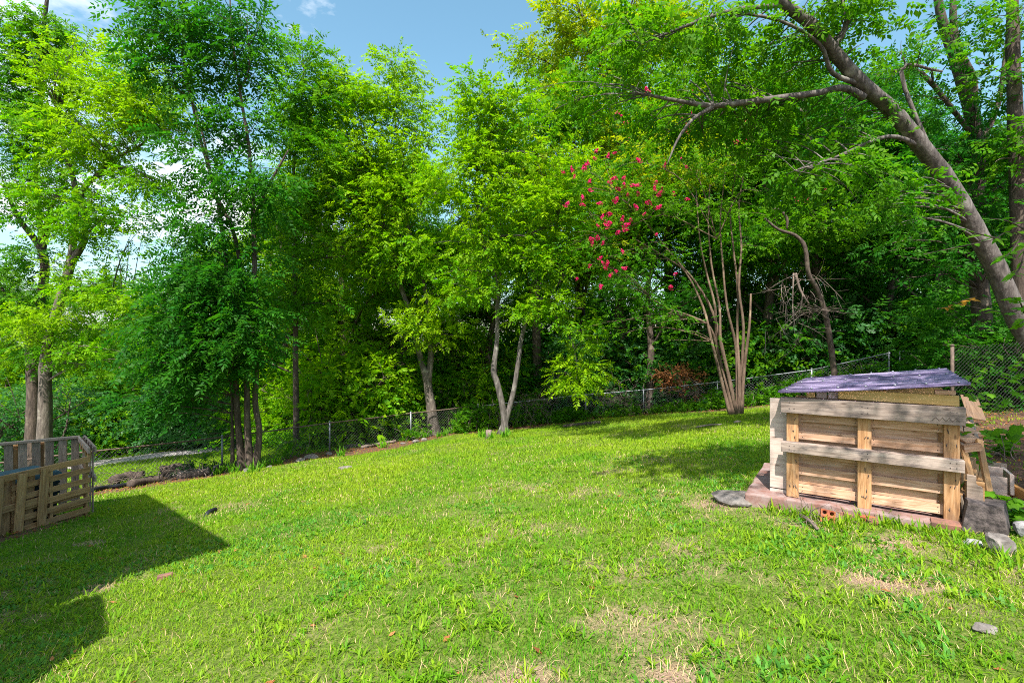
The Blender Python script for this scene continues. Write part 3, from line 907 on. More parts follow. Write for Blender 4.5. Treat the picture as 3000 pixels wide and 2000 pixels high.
# big grey tree at the left, behind the pallet bin
b_ = GP(128, 1398)
make_tree('tree', (P(128, 1395, 17)), [
    S([(128, 1400, 17, 0.264), (132, 1200, 17, 0.200), (136, 1050, 17, 0.176), (165, 920, 17, 0.152), (205, 780, 17, 0.136), (215, 690, 17, 0.104), (222, 560, 16.8, 0.088), (190, 440, 16.6, 0.064), (170, 330, 16.4, 0.040)]),
    S([(207, 775, 17, 0.112), (250, 690, 16.8, 0.096), (240, 560, 16.6, 0.080), (300, 510, 16.3, 0.056), (370, 490, 16, 0.040), (440, 520, 15.7, 0.024)]),
    S([(240, 560, 16.6, 0.064), (330, 470, 16.2, 0.048), (420, 420, 15.9, 0.032), (445, 350, 15.7, 0.016)]),
    S([(200, 858, 17, 0.056), (300, 856, 16.6, 0.048), (405, 912, 16.2, 0.024), (470, 930, 16, 0.012)])],
    B([(250, 175, 15.8, 150, 95, .75), (400, 240, 15.4, 130, 80, .9), (330, 330, 15.2, 190, 80, .9), (450, 320, 15.2, 120, 70, .85), (260, 440, 15.8, 140, 70, .6),
       (150, 390, 16.5, 110, 90, .3), (390, 590, 15.8, 150, 80, .35), (120, 560, 16.5, 120, 80, .3), (300, 660, 16, 150, 70, .4), (90, 935, 15.6, 110, 45, .9, 1.2),
       (210, 815, 16, 100, 60, .5), (400, 860, 15.8, 130, 60, .45), (320, 1010, 16.4, 120, 90, .3)], dens=1.2),
    'pinnate', 'lime', 'grey', 'large grey barked tree with lime green boughs behind the pallet bin')
make_tree('tree', (P(92, 1400, 18.5)), [
    S([(92, 1400, 18.5, .24), (98, 1150, 18.5, .20), (92, 1010, 18.5, .18), (125, 850, 18.5, .15), (125, 740, 18.5, .13), (55, 640, 18.3, .08), (20, 560, 18, .05)]),
    S([(125, 740, 18.5, .10), (140, 640, 18.5, .08), (170, 560, 18.5, .05)]),
    S([(92, 1010, 18.5, .10), (40, 900, 18.2, .08), (-30, 800, 18, .05)]),
    S([(125, 740, 18.5, .09), (105, 500, 18.2, .09), (118, 300, 18, .08), (125, 120, 17.8, .07), (140, -20, 17.5, .05)])],
    B([(60, 90, 17.5, 110, 90, .5), (20, 250, 17.5, 100, 110, .25), (95, 330, 17.5, 90, 70, .2), (40, 470, 17.5, 100, 80, .3), (170, 130, 17.4, 60, 80, .4), (80, 610, 17.8, 110, 60, .3, .8), (30, 760, 17.8, 110, 70, .35, .8), (180, 1000, 18, 100, 80, .4), (50, 880, 17.8, 90, 60, .4)], dens=1.35),
    'pinnate', 'mid', 'brown', 'dark trunked tree leaning left beside the large grey tree')

# clump of stems in front of the fence: drooping dark leaves
b_ = GP(722, 1378)
make_tree('tree', b_, [
    S([(712, 1380, 13.1, 0.107), (700, 1270, 13.1, 0.082), (692, 1150, 13.1, 0.074), (690, 1000, 13.1, 0.066), (665, 800, 13.1, 0.053), (640, 600, 13, 0.045), (585, 400, 12.9, 0.033), (540, 190, 12.8, 0.025), (520, 60, 12.7, 0.012)]),
    S([(735, 1385, 13.1, 0.115), (726, 1270, 13.0, 0.082), (722, 1100, 13.0, 0.070), (715, 900, 13, 0.061), (690, 700, 13, 0.049), (625, 550, 12.9, 0.037), (600, 420, 12.8, 0.029), (560, 280, 12.8, 0.016)]),
    S([(745, 1385, 13.1, 0.098), (760, 1270, 13.1, 0.074), (748, 1180, 13.1, 0.074), (752, 1050, 13.1, 0.070), (748, 870, 13.1, 0.066), (742, 640, 13.1, 0.057), (730, 440, 13, 0.045), (702, 262, 12.9, 0.033), (680, 100, 12.8, 0.023), (672, -40, 12.7, 0.015)]),
    S([(682, 1370, 13.15, 0.049), (680, 1240, 13.1, 0.037), (676, 1120, 13.1, 0.033), (640, 900, 13, 0.025)]),
    S([(702, 262, 12.9, 0.025), (730, 200, 12.8, 0.021), (722, 60, 12.7, 0.012)]),
    S([(742, 640, 13.1, 0.041), (800, 520, 13, 0.033), (845, 440, 12.9, 0.021)])],
    B([(470, 80, 12.6, 100, 80, .35, .9), (590, 60, 12.7, 110, 80, .4, .9), (700, 40, 12.6, 85, 70, .35, .9), (480, 190, 12.6, 110, 70, .4, .8), (735, 150, 12.7, 60, 80, .3, .8), (600, 200, 12.8, 110, 80, .45, .7), (660, 300, 12.7, 110, 60, .5, .5),
       (560, 390, 12.7, 110, 70, .45, .6), (720, 360, 12.8, 80, 70, .4, .6), (620, 500, 12.6, 120, 70, .45, .6), (760, 560, 12.6, 110, 90, .5, .9), (560, 640, 12.5, 120, 60, .4, .7), (640, 740, 12.4, 150, 80, .35, 1), (520, 830, 12.3, 150, 80, .45, 1),
       (700, 880, 12.3, 120, 80, .4, 1), (600, 960, 12.2, 170, 90, .3, 1.1), (470, 1010, 12.2, 130, 90, .35, 1), (700, 1030, 12.2, 120, 70, .45, 1), (540, 1090, 12.2, 120, 60, .3, .8), (420, 1130, 12.3, 90, 80, .4, .7), (400, 1190, 12.0, 60, 40, .3, .6)], dens=1.35, ns=13),
    'long', 'dark', 'brown', 'clump of slim brown stems with drooping dark leaves in front of the fence', scale=1.0, twig_len=0.45)

make_tree('tree', (P(866, 1352, 16.9)), [
    S([(866, 1362, 16.9, 0.137), (868, 1250, 16.9, 0.108), (866, 1050, 16.9, 0.094), (866, 900, 16.9, 0.083), (862, 760, 16.9, 0.072), (870, 650, 16.9, 0.061), (860, 500, 16.8, 0.050), (880, 350, 16.7, 0.032), (890, 200, 16.6, 0.018)]),
    S([(870, 650, 16.9, 0.043), (920, 560, 16.7, 0.032), (950, 470, 16.5, 0.018)]),
    S([(866, 770, 16.9, 0.036), (940, 757, 16.6, 0.029), (1010, 750, 16.3, 0.014)])],
    B([(890, 190, 16.4, 65, 70, .5), (930, 300, 16.4, 80, 80, .5), (850, 330, 16.4, 90, 80, .4), (870, 460, 16.3, 110, 90, .45), (930, 560, 16.3, 90, 90, .5), (820, 620, 16.3, 100, 80, .4), (890, 720, 16.3, 110, 80, .5), (830, 850, 16.2, 110, 80, .45), (920, 900, 16.2, 80, 50, .5, .6)], dens=1.1, ns=13),
    'long', 'mid', 'brown', 'single straight brown trunk standing just behind the fence')

make_tree('tree', (P(1272, 1288, 17.9)), [
    S([(1274, 1290, 17.9, 0.231), (1264, 1200, 17.9, 0.189), (1250, 1110, 17.9, 0.147), (1232, 1050, 17.9, 0.105), (1205, 930, 17.8, 0.091), (1175, 840, 17.8, 0.084), (1158, 760, 17.7, 0.070), (1120, 640, 17.6, 0.052), (1100, 520, 17.5, 0.038), (1060, 380, 17.4, 0.021), (1050, 250, 17.3, 0.014)]),
    S([(1256, 1120, 17.9, 0.126), (1262, 1030, 17.9, 0.105), (1255, 900, 17.9, 0.084), (1225, 760, 17.9, 0.070), (1190, 640, 17.8, 0.056), (1180, 480, 17.7, 0.035), (1150, 300, 17.6, 0.021), (1160, 200, 17.5, 0.010)]),
    S([(1158, 760, 17.7, 0.042), (1150, 600, 17.5, 0.035), (1210, 500, 17.4, 0.021), (1255, 420, 17.3, 0.014)])],
    B([(960, 230, 17.4, 60, 70, .6), (1010, 300, 17.2, 100, 80, .75), (1080, 330, 17, 90, 80, .8), (1160, 230, 17.2, 75, 80, .7), (1200, 340, 17.2, 90, 80, .7), (1010, 440, 17, 120, 80, .8), (1130, 470, 17, 110, 80, .75), (960, 570, 16.8, 120, 80, .75),
       (1080, 590, 16.8, 120, 80, .8), (1220, 560, 17, 100, 80, .6), (990, 690, 16.8, 110, 80, .8), (1110, 720, 16.8, 100, 70, .6), (1060, 800, 17, 90, 50, .5, .6), (1230, 740, 17, 90, 70, .5), (1260, 930, 17, 110, 80, .85, 1.2)], dens=1.15),
    'pinnate', 'lime', 'grey', 'forked pale trunk with lime green crown just behind the fence')

make_tree('tree', GP(1462, 1275), [
    S([(1480, 1278, 15.8, 0.122), (1474, 1200, 15.8, 0.102), (1456, 1120, 15.8, 0.099), (1446, 1085, 15.8, 0.096), (1455, 1010, 15.8, 0.077), (1457, 930, 15.8, 0.074), (1456, 840, 15.8, 0.070), (1445, 790, 15.8, 0.064), (1412, 700, 15.7, 0.061), (1398, 600, 15.6, 0.054), (1400, 480, 15.5, 0.042), (1440, 390, 15.4, 0.026), (1475, 310, 15.3, 0.013)]),
    S([(1468, 1275, 15.9, 0.109), (1488, 1210, 15.9, 0.090), (1506, 1140, 15.9, 0.083), (1520, 1050, 15.9, 0.077), (1530, 980, 15.9, 0.070), (1560, 900, 15.8, 0.051), (1620, 850, 15.7, 0.038), (1660, 800, 15.6, 0.019)]),
    S([(1418, 712, 15.7, 0.038), (1460, 692, 15.6, 0.035), (1530, 690, 15.5, 0.032), (1600, 665, 15.4, 0.029), (1650, 635, 15.3, 0.019), (1730, 660, 15.2, 0.013)]),
    S([(1402, 690, 15.7, 0.032), (1370, 660, 15.6, 0.029), (1320, 620, 15.5, 0.019)]),
    S([(1398, 480, 15.5, 0.032), (1340, 510, 15.4, 0.029), (1280, 560, 15.3, 0.019), (1230, 600, 15.2, 0.010)]),
    S([(1456, 840, 15.8, 0.038), (1475, 760, 15.9, 0.032), (1490, 640, 15.9, 0.019)]),
    S([(1560, 900, 15.8, .05), (1625, 925, 15.6, .04), (1675, 1000, 15.4, .03), (1690, 1080, 15.3, .02), (1685, 1150, 15.2, .01)])],
    B([(1340, 300, 15.4, 55, 75, .6), (1370, 240, 15.4, 40, 50, .6), (1420, 370, 15.2, 80, 70, .7), (1500, 330, 15.2, 75, 70, .7), (1560, 300, 15.2, 60, 60, .7), (1470, 460, 15, 110, 70, .75), (1580, 420, 15, 100, 80, .7), (1350, 450, 15.2, 80, 80, .7), (1300, 560, 15, 100, 80, .75), (1440, 580, 14.9, 110, 70, .8), (1570, 560, 14.9, 100, 80, .85),
       (1660, 480, 14.9, 80, 80, .8), (1680, 610, 14.9, 80, 70, .85), (1350, 690, 15, 100, 70, .6), (1500, 760, 15.2, 100, 60, .5), (1600, 740, 15, 100, 60, .6), (1360, 830, 15.3, 90, 60, .5), (1560, 880, 15.3, 70, 50, .5), (1690, 1010, 15.2, 60, 70, .75, 1), (1680, 1110, 15.2, 80, 60, .85, 1.2), (1660, 900, 15.2, 60, 60, .6)], dens=1.15),
    'pinnate', 'lime', 'pale', 'twin trunk tree standing in the lawn in front of the fence')

# crape myrtle
cb = GP(2152, 1216)
cst = []
for (x_, y_, pts_) in [(2140, 1215, [(2115, 1120), (2085, 1000), (2060, 900), (2010, 800), (1960, 760), (1860, 700)]),
                       (2148, 1216, [(2130, 1130), (2100, 1010), (2095, 900), (2070, 800), (2050, 700), (2040, 560)]),
                       (2155, 1216, [(2140, 1120), (2112, 1010), (2108, 900), (2085, 780), (2075, 650), (2080, 540)]),
                       (2160, 1215, [(2160, 1120), (2155, 1010), (2130, 900), (2118, 780), (2110, 650), (2125, 500)]),
                       (2165, 1214, [(2166, 1100), (2160, 980), (2162, 860), (2150, 740), (2140, 620), (2160, 480)]),
                       (2170, 1213, [(2172, 1100), (2178, 960), (2165, 840), (2172, 720), (2165, 600), (2190, 450)]),
                       (2150, 1214, [(2110, 1060), (2080, 960), (2020, 925), (1960, 905), (1900, 870)]),
                       (2158, 1216, [(2125, 1060), (2090, 920), (2040, 830), (1980, 760), (1880, 640), (1800, 560)]),
                       (2172, 1212, [(2180, 1080), (2195, 960), (2200, 860)])]:
    q_ = [(x_, y_, 14.7, .048)]
    for j_, (a_, c_) in enumerate(pts_):
        q_.append((a_, c_, 14.7 - 0.12 * j_ + RNG.normal(0, .12), max(.009, .048 * (1 - j_ / (len(pts_) + 1.0)))))
    cst.append(S(q_))
for tx, ty in ((2000, 480), (2230, 560), (1780, 700), (1900, 480)):
    cst.append(S([(2100, 700, 14.2, .02), (0.5 * (2100 + tx), 0.45 * (700 + ty), 14, .016), (tx, ty, 13.8, .008)]))
myr = make_tree('crape_myrtle', cb, cst,
    B([(1750, 540, 13.9, 100, 80, .4), (1860, 480, 13.9, 110, 70, .5), (1930, 580, 13.8, 120, 80, .55), (2030, 500, 13.8, 110, 70, .65), (2130, 470, 13.8, 110, 70, .7), (2050, 610, 13.8, 100, 60, .7), (2170, 590, 13.9, 80, 60, .5, .6), (1800, 640, 13.9, 110, 80, .3), (1720, 720, 13.9, 70, 80, .4), (1820, 780, 13.9, 110, 80, .3),
       (1930, 720, 13.9, 90, 60, .3, .7), (1860, 890, 14, 110, 70, .25, .8), (1960, 960, 14.1, 90, 60, .3, .6), (1780, 960, 14, 60, 60, .3, .7), (2230, 660, 14, 60, 70, .4, .6), (2180, 390, 13.8, 90, 60, .6)], dens=1.0, ns=15),
    'small', 'mid', 'tan', 'multi stemmed crape myrtle with pink blossoms in front of the back fence', scale=1.1, twig_len=0.42)
# blossoms: a cone of crinkled petals, one mesh shared by all panicles
pb = MB()
for i_ in range(46):
    t_ = RNG.uniform(0, 1); a_ = RNG.uniform(0, 6.28); rr_ = 0.085 * (1 - 0.65 * t_) * RNG.uniform(0.5, 1)
    c_ = np.array([rr_ * math.cos(a_), rr_ * math.sin(a_), 0.20 * t_])
    nn = np.array([math.cos(a_), math.sin(a_), RNG.uniform(-.2, 1)]) + RNG.normal(0, .3, 3); nn /= np.linalg.norm(nn)
    u_ = np.cross(nn, [0.2, 0.1, 1.0]); u_ /= np.linalg.norm(u_); v_ = np.cross(nn, u_)
    s_ = RNG.uniform(0.016, 0.03)
    V = np.array([c_ - u_ * s_, c_ - v_ * s_ + nn * .008, c_ + u_ * s_, c_ + v_ * s_ + nn * .008])
    pb.add(V, None, [[0, 1, 2, 3]], np.repeat(np.array([[RNG.uniform(0, 1), RNG.uniform(.2, .8), 0]]), 4, 0))
pme = pb.mesh('blossom', True)
pme.materials.append(LEAF['pink'])
BL = [(595,400),(458,480),(510,530),(790,400),(740,460),(785,500),(742,515),(768,575),(760,545),(1022,517),(985,612),(1010,612),(515,600),(365,660),(365,690),(420,683),(440,665),(335,715),(312,740),(265,745),(222,740),(272,775),(338,795),(350,822),(460,768),(485,778),(435,788),(458,812),(515,800),(490,810),(560,798),(628,792),(510,848),(555,845),(655,835),(640,848),(625,830),(710,852),(757,862),(565,700),(740,690),(668,722),(765,725),(448,875),(395,880),(298,880),(310,865),(600,880),(620,905),(642,900),(575,932),(550,908),(232,897),(390,950),(418,928),(410,970),(420,985),(380,985),(480,960),(518,958),(486,980),(485,997),(350,1045),(375,1040),(405,1045),(350,1065),(632,1017),(460,1013),(488,1100),(378,1125),(420,1140),(400,1145),(407,1167),(340,1150),(503,1167),(460,1178),(280,1210),(382,1240),(388,1257),(420,1205),(710,1192),(695,1250),(1250,875),(1285,880),(1362,832)]
big = {(768,575),(448,875),(620,905),(312,740),(350,1045),(600,880),(410,970),(486,980),(765,545),(595,400)}
for (a_, c_) in BL:
    p_ = P(1500 + a_ * .6696, c_ * .6696 + 6, 13.0 + RNG.uniform(-.25, .35))
    s_ = RNG.uniform(0.55, 0.95) * (1.45 if (a_, c_) in big else 1.0)
    o_ = link('blossom', pme, None, myr, p_ - cb, (RNG.normal(0, .9), RNG.normal(0, .9), RNG.uniform(0, 6)))
    o_.scale = (s_, s_, s_)

# leaning tree on the right
make_tree('leaning_tree', (P(3120, 1155, 9.7)), [
    S([(3150, 1200, 9.7, 0.245), (3060, 1050, 9.7, 0.204), (2985, 940, 9.6, 0.184), (2920, 790, 9.5, 0.166), (2850, 660, 9.4, 0.157), (2775, 530, 9.2, 0.146), (2700, 430, 9.0, 0.136), (2610, 320, 8.8, 0.126), (2530, 250, 8.6, 0.116), (2440, 150, 8.4, 0.106), (2380, 75, 8.2, 0.095), (2300, 15, 8.0, 0.082), (2220, -50, 7.8, 0.068), (2100, -130, 7.5, 0.054)]),
    S([(2530, 285, 8.65, 0.068), (2470, 258, 8.5, 0.058), (2400, 272, 8.4, 0.054), (2300, 285, 8.3, 0.051), (2200, 298, 8.2, 0.048), (2092, 310, 8.1, 0.042), (2010, 300, 8.0, 0.034), (1920, 283, 7.9, 0.024), (1860, 270, 7.8, 0.010)]),
    S([(2092, 310, 8.1, 0.030), (2030, 350, 8.0, 0.027), (1985, 410, 7.9, 0.020), (1955, 482, 7.8, 0.008)]),
    S([(2530, 250, 8.6, 0.048), (2440, 215, 8.4, 0.038), (2400, 130, 8.2, 0.030), (2280, 60, 8, 0.024), (2100, 40, 7.8, 0.020), (1950, 110, 7.7, 0.010)]),
    S([(2300, 15, 8, 0.041), (2150, 30, 7.8, 0.034), (2000, 80, 7.6, 0.024), (1880, 130, 7.4, 0.010)]),
    S([(2440, 150, 8.4, 0.048), (2480, 60, 8.3, 0.041), (2440, -60, 8.2, 0.027)]),
    S([(2700, 430, 9, 0.048), (2600, 400, 8.7, 0.034), (2450, 460, 8.5, 0.024), (2330, 500, 8.3, 0.010)]),
    S([(2750, 500, 9.1, 0.041), (2640, 210, 9.1, 0.034), (2760, 210, 9.2, 0.020)])],
    B([(1760, 180, 9.2, 130, 70, .6, .6), (1640, 330, 9.5, 150, 70, .55, .7), (1900, 150, 7.7, 130, 80, .6, .8), (2030, 230, 9.1, 130, 80, .55, .9), (2180, 170, 9.1, 130, 90, .5, .9), (2330, 180, 9.3, 120, 90, .45, .9), (1950, 380, 9.2, 130, 60, .5, .7), (2120, 400, 9.3, 140, 70, .5, .9), (2280, 380, 9.4, 130, 80, .45, 1), (2420, 380, 9.5, 120, 80, .4, 1), (2150, 60, 7.7, 130, 60, .5, .8),
       (2380, 20, 8.0, 130, 70, .4, .8), (2560, 60, 8.5, 130, 80, .4, .8), (2500, 520, 8.3, 140, 80, .35, .9), (2350, 560, 9.6, 120, 70, .35, .8), (2620, 130, 8.9, 90, 60, .35, .5), (2650, 600, 8.6, 120, 80, .3, .9), (1850, 60, 7.6, 140, 60, .5, .6), ], dens=2.2, ns=14),
    'pinnate', 'mid', 'pale', 'big pale trunk leaning left over the lawn with a long bare limb', scale=0.8, twig_len=0.5, sides=14)
make_tree('tree', (P(2905, 1200, 11.5)), [
    S([(2910, 1200, 11.5, 0.238), (2885, 1020, 11.5, 0.198), (2870, 850, 11.5, 0.178), (2862, 650, 11.4, 0.165), (2862, 450, 11.3, 0.145), (2845, 330, 11.2, 0.132), (2800, 180, 11, 0.112), (2760, 60, 10.9, 0.092), (2740, -60, 10.8, 0.073)]),
    S([(2845, 340, 11.2, 0.092), (2850, 240, 11.1, 0.086), (2800, 120, 11, 0.073), (2790, -40, 10.9, 0.053)]),
    S([(2852, 400, 11.2, 0.053), (2700, 215, 11, 0.046), (2610, 210, 10.9, 0.026)]),
    S([(2862, 450, 11.3, 0.066), (2925, 300, 11.2, 0.053), (2950, 120, 11, 0.033)])],
    B([(2800, 40, 10.6, 120, 60, .35, .6), (2930, 100, 10.6, 80, 70, .4, .6), (2700, 200, 10.6, 120, 80, .35, .7), (2880, 320, 10.6, 130, 90, .3, .8), (2770, 430, 10.6, 120, 70, .25, .8), (2940, 500, 10.6, 110, 100, .3, .9), (2800, 620, 10.7, 130, 80, .25, 1), (2920, 700, 10.8, 110, 80, .3, .9), (2680, 740, 10.8, 130, 80, .3, 1)], dens=1.5, ns=14),
    'pinnate', 'dark', 'brown', 'thick dark trunk forking high behind the leaning pale tree', scale=0.85)
make_tree('tree', (P(2990, 1180, 10.2)), [
    S([(3010, 1200, 10.4, .22), (2998, 900, 10.3, .18), (2985, 600, 10.2, .15), (2975, 350, 10.1, .13), (2968, 150, 10, .11), (2965, -50, 9.9, .09)])],
    B([(2990, 60, 9.8, 90, 90, .5, .9), (2930, 200, 9.8, 70, 90, .45, .7), (3020, 380, 9.8, 80, 90, .4, .9), (2960, 460, 9.8, 80, 60, .4, .7)], dens=1.5, ns=14),
    'pinnate', 'mid', 'brown', 'slender upright trunk at the far right beside the leaning tree', scale=0.85)

# tree outside the view, right of the camera, whose boughs shade the shed
ob = Vector((6.4, -1.6, float(g(6.4, -1.6))))
make_tree('shade_tree', ob, [
    stem_w([(6.4, -1.6, ob.z - .1, .3), (6.3, -1.4, 2.5, .24), (6.0, -1.2, 4.5, .2), (5.2, -.9, 6.5, .14), (4.4, -.6, 8.2, .07)]),
    stem_w([(6.2, -1.3, 3.6, .14), (5.0, -.3, 5.2, .1), (3.8, .5, 6.2, .06), (2.6, .9, 6.6, .03)]),
    stem_w([(6.0, -1.2, 4.5, .12), (6.2, .6, 5.8, .09), (6.2, 1.8, 6.4, .05)]),
    stem_w([(6.1, .3, 5.6, .08), (5.0, 1.9, 6.6, .06), (3.6, 2.9, 6.9, .045), (2.2, 3.2, 6.7, .02)])],
    [(np.array(c_), (1.2, 1.1, .7), nb_ * 1.25, 14, .4) for c_, nb_ in (((2.7, .9, 6.6), 4), ((3.9, .7, 6.6), 5), ((4.6, 1.2, 7.0), 16), ((2.2, 3.3, 6.5), 15), ((3.1, 3.3, 6.6), 16), ((1.5, 2.8, 6.6), 9), ((3.9, 3.0, 6.9), 14), ((4.8, 2.6, 6.9), 16), ((2.9, -.3, 7.2), 3), ((4.3, -.6, 7.8), 10), ((5.6, .8, 6.8), 22), ((5.0, -1.2, 8.0), 22), ((6.4, 1.6, 6.8), 22), ((6.6, -.4, 7.4), 22))],
    'pinnate', 'mid', 'brown', 'shade tree standing right of the lawn with boughs over the shed', scale=0.9)

# ------------------------------------------------------------------ woodland behind the fence
def proto(seed, H, wide, kind, spread=1.0, dens=1.0):
    global RNG
    RNG = np.random.default_rng(seed)
    tr_ = []
    top = np.array([RNG.normal(0, .5), RNG.normal(0, .5), H * .93])
    main = [np.array([0, 0, -0.3, .24]), np.array([RNG.normal(0, .15), RNG.normal(0, .15), H * .25, .19]), np.array([RNG.normal(0, .4), RNG.normal(0, .4), H * .5, .14]), np.array([RNG.normal(0, .6), RNG.normal(0, .6), H * .75, .08]), np.append(top, .02)]
    tr_.append(stem_w(main, 4))
    blobs = []
    lims = 8
    for i_ in range(lims):
        t_ = 0.22 + 0.6 * i_ / lims + RNG.uniform(0, .05)
        a_ = i_ * 2.4 + RNG.uniform(-.5, .5)
        k_ = int(t_ * (len(tr_[0][0]) - 1)); s0 = tr_[0][0][k_]
        ln_ = wide * (1.1 - 0.6 * abs(t_ - .45)) * RNG.uniform(.7, 1.15)
        e_ = s0 + np.array([math.cos(a_) * ln_, math.sin(a_) * ln_, ln_ * RNG.uniform(.45, .9)])
        m_ = 0.5 * (s0 + e_) + np.array([0, 0, .15 * ln_])
        tr_.append(stem_w([np.append(s0, .07), np.append(m_, .05), np.append(e_, .02)], 4))
        blobs.append((e_, (1.35 * spread, 1.35 * spread, .95), 20 * dens, 16, RNG.uniform(.2, .8)))
        blobs.append((0.55 * e_ + 0.45 * s0 + np.array([0, 0, .5]), (1.1, 1.1, .8), 12 * dens, 15, RNG.uniform(.2, .8)))
    blobs.append((top, (1.0, 1.0, 1.1), 16 * dens, 13, .6))
    blobs.append((top - np.array([0, 0, 1.8]), (1.5, 1.5, 1.2), 22 * dens, 13, .5))
    blobs.append((np.array([0, 0, H * .55]), (1.6, 1.6, 1.6), 22 * dens, 13, .4))
    return tr_, blobs
def shrub_proto(seed, kind):
    global RNG
    RNG = np.random.default_rng(seed)
    tr_ = [stem_w([(RNG.normal(0, .1), RNG.normal(0, .1), -.15, .035), (RNG.normal(0, .3), RNG.normal(0, .3), .6, .025), (RNG.normal(0, .6), RNG.normal(0, .6), 1.5, .01)], 3) for _ in range(6)]
    blobs = [(np.array([0, 0, .75]), (1.25, 1.25, .75), 34, 12, .4), (np.array([.3, -.1, 1.5]), (.95, .95, .6), 22, 12, .6), (np.array([-.5, .2, 1.2]), (.8, .8, .6), 16, 12, .5), (np.array([.1, -.5, .35]), (1.3, 1.1, .35), 20, 12, .3)]
    return tr_, blobs

GRP = 'woodland trees behind the back fence'
# (trunk px, depth, height, shape, leaf, label)
WOODS = [
    (20, 27, 11, 0, 'lime', 'lime green young tree beyond the gravel drive behind the dark leaning trunk'),
    (240, 30, 10.5, 1, 'lime', 'lime green rounded tree beyond the drive right of the large grey trunk'),
    (390, 27, 9.5, 2, 'mid', 'mid green tree beyond the gravel drive, left of the clump of slim stems'),
    (520, 31, 10.5, 1, 'lime', 'low lime tree far behind the end of the gravel drive'),
    (610, 27, 11, 0, 'mid', 'mid green tree directly behind the clump of slim stems'),
    (770, 25, 12.5, 2, 'lime', 'lime tree filling the gap between slim stems and straight brown trunk'),
    (830, 22.5, 14.3, 0, 'lime', 'tall yellow green tree whose top rises above the straight brown trunk'),
    (1000, 22, 15, 1, 'lime', 'tall lime tree rising left of the forked pale trunk'),
    (1075, 24, 13.5, 2, 'mid', 'mid green tree hidden behind the forked pale trunk crown'),
    (1190, 21.5, 13.5, 0, 'lime', 'lime tree rising between the forked trunk and the twin trunk'),
    (1330, 23, 11, 1, 'mid', 'mid green tree behind the gap in the treeline above the twin trunk'),
    (1440, 22, 12, 2, 'lime', 'lime tree directly behind the twin trunk tree'),
    (1580, 21, 14, 0, 'mid', 'mid green tree with dark limbs right behind the twin trunk'),
    (1690, 24, 18.5, 1, 'yellow', 'tall yellowing tree behind the pink blossoms'),
    (1830, 22, 19.5, 0, 'yellow', 'tallest yellow green tree at the top centre right of the sky'),
    (1960, 25, 19.5, 2, 'lime', 'tall lime tree behind the long bare limb of the leaning tree'),
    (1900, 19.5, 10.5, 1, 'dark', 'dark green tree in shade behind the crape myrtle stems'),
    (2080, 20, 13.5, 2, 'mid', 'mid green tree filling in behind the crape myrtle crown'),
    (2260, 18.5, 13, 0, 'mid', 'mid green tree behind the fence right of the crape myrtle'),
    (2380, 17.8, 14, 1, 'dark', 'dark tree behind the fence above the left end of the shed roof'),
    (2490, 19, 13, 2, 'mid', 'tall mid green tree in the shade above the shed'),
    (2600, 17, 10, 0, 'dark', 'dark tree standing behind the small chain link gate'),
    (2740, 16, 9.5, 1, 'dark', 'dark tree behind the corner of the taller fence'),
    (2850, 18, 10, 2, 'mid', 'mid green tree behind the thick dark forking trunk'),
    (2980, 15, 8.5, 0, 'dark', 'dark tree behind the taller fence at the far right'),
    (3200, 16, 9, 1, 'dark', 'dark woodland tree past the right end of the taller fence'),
    (2180, 26, 17, 1, 'lime', 'lime tree deep in the woods right of the crape myrtle'),
    (2340, 27, 17, 2, 'lime', 'sunlit lime tree deep in the woods above the shed'),
    (2650, 25, 13, 0, 'mid', 'mid green tree deep in the woods behind the gate'),
    (100, 36, 12, 2, 'mid', 'mid green tree deepest in the woods behind the large grey tree'),
    (-90, 29, 12, 1, 'mid', 'mid green tree beyond the drive at the left edge'),
    (330, 38, 12, 0, 'mid', 'far mid green tree in the low woods past the drive'),
    (700, 35, 14, 1, 'mid', 'far mid green tree seen between slim stems and straight trunk'),
    (930, 33, 15, 0, 'mid', 'far mid green tree behind the tall lime trees left of the forked trunk'),
    (1250, 32, 14, 2, 'mid', 'far mid green tree behind the forked pale trunk'),
    (1520, 31, 16, 1, 'mid', 'far mid green tree behind the twin trunk'),
    (1760, 33, 18, 2, 'mid', 'far mid green tree behind the tall yellowing trees'),
    (2480, 34, 18, 1, 'mid', 'far mid green tree behind the shaded woods over the shed'),
    (2900, 27, 13, 2, 'mid', 'far mid green tree behind the taller fence'),
]
SHAPES = []
bases = []
for (px_, Y_, H_, sh, lf_, lab) in WOODS:
    X_ = (px_ - 1500) / F * Y_
    bases.append(Vector((X_, Y_, float(g(X_, Y_)) - .05)))
for sd_, (H_, wd2, kd) in enumerate(((15, 2.9, 'pinnate'), (15, 3.3, 'simple'), (15, 2.6, 'pinnate'))):
    SHAPES.append((proto(100 + sd_, H_, wd2, kd), kd))
first = {}
for i_, (px_, Y_, H_, sh, lf_, lab) in enumerate(WOODS):
    s_ = H_ / 15.0
    if sh not in first:
        (tr_, bl_), kd = SHAPES[sh]
        RNG = np.random.default_rng(300 + sh)
        o_ = make_tree('woodland_tree', (0, 0, 0), tr_, bl_, kd, lf_, 'brown', lab, 'tree', GRP, scale=1.15, dens=1.0, sides=8, flare=False)
        o_.location = bases[i_]; o_.scale = (s_, s_, s_)
        first[sh] = (o_, lf_)
    else:
        o_, l0 = first[sh]
        copy_tree(o_, bases[i_], RNG.uniform(0, 6.28), s_ * RNG.uniform(.95, 1.1), lab, GRP, lf_ if lf_ != l0 else None, zs=1.0 / RNG.uniform(.97, 1.06))

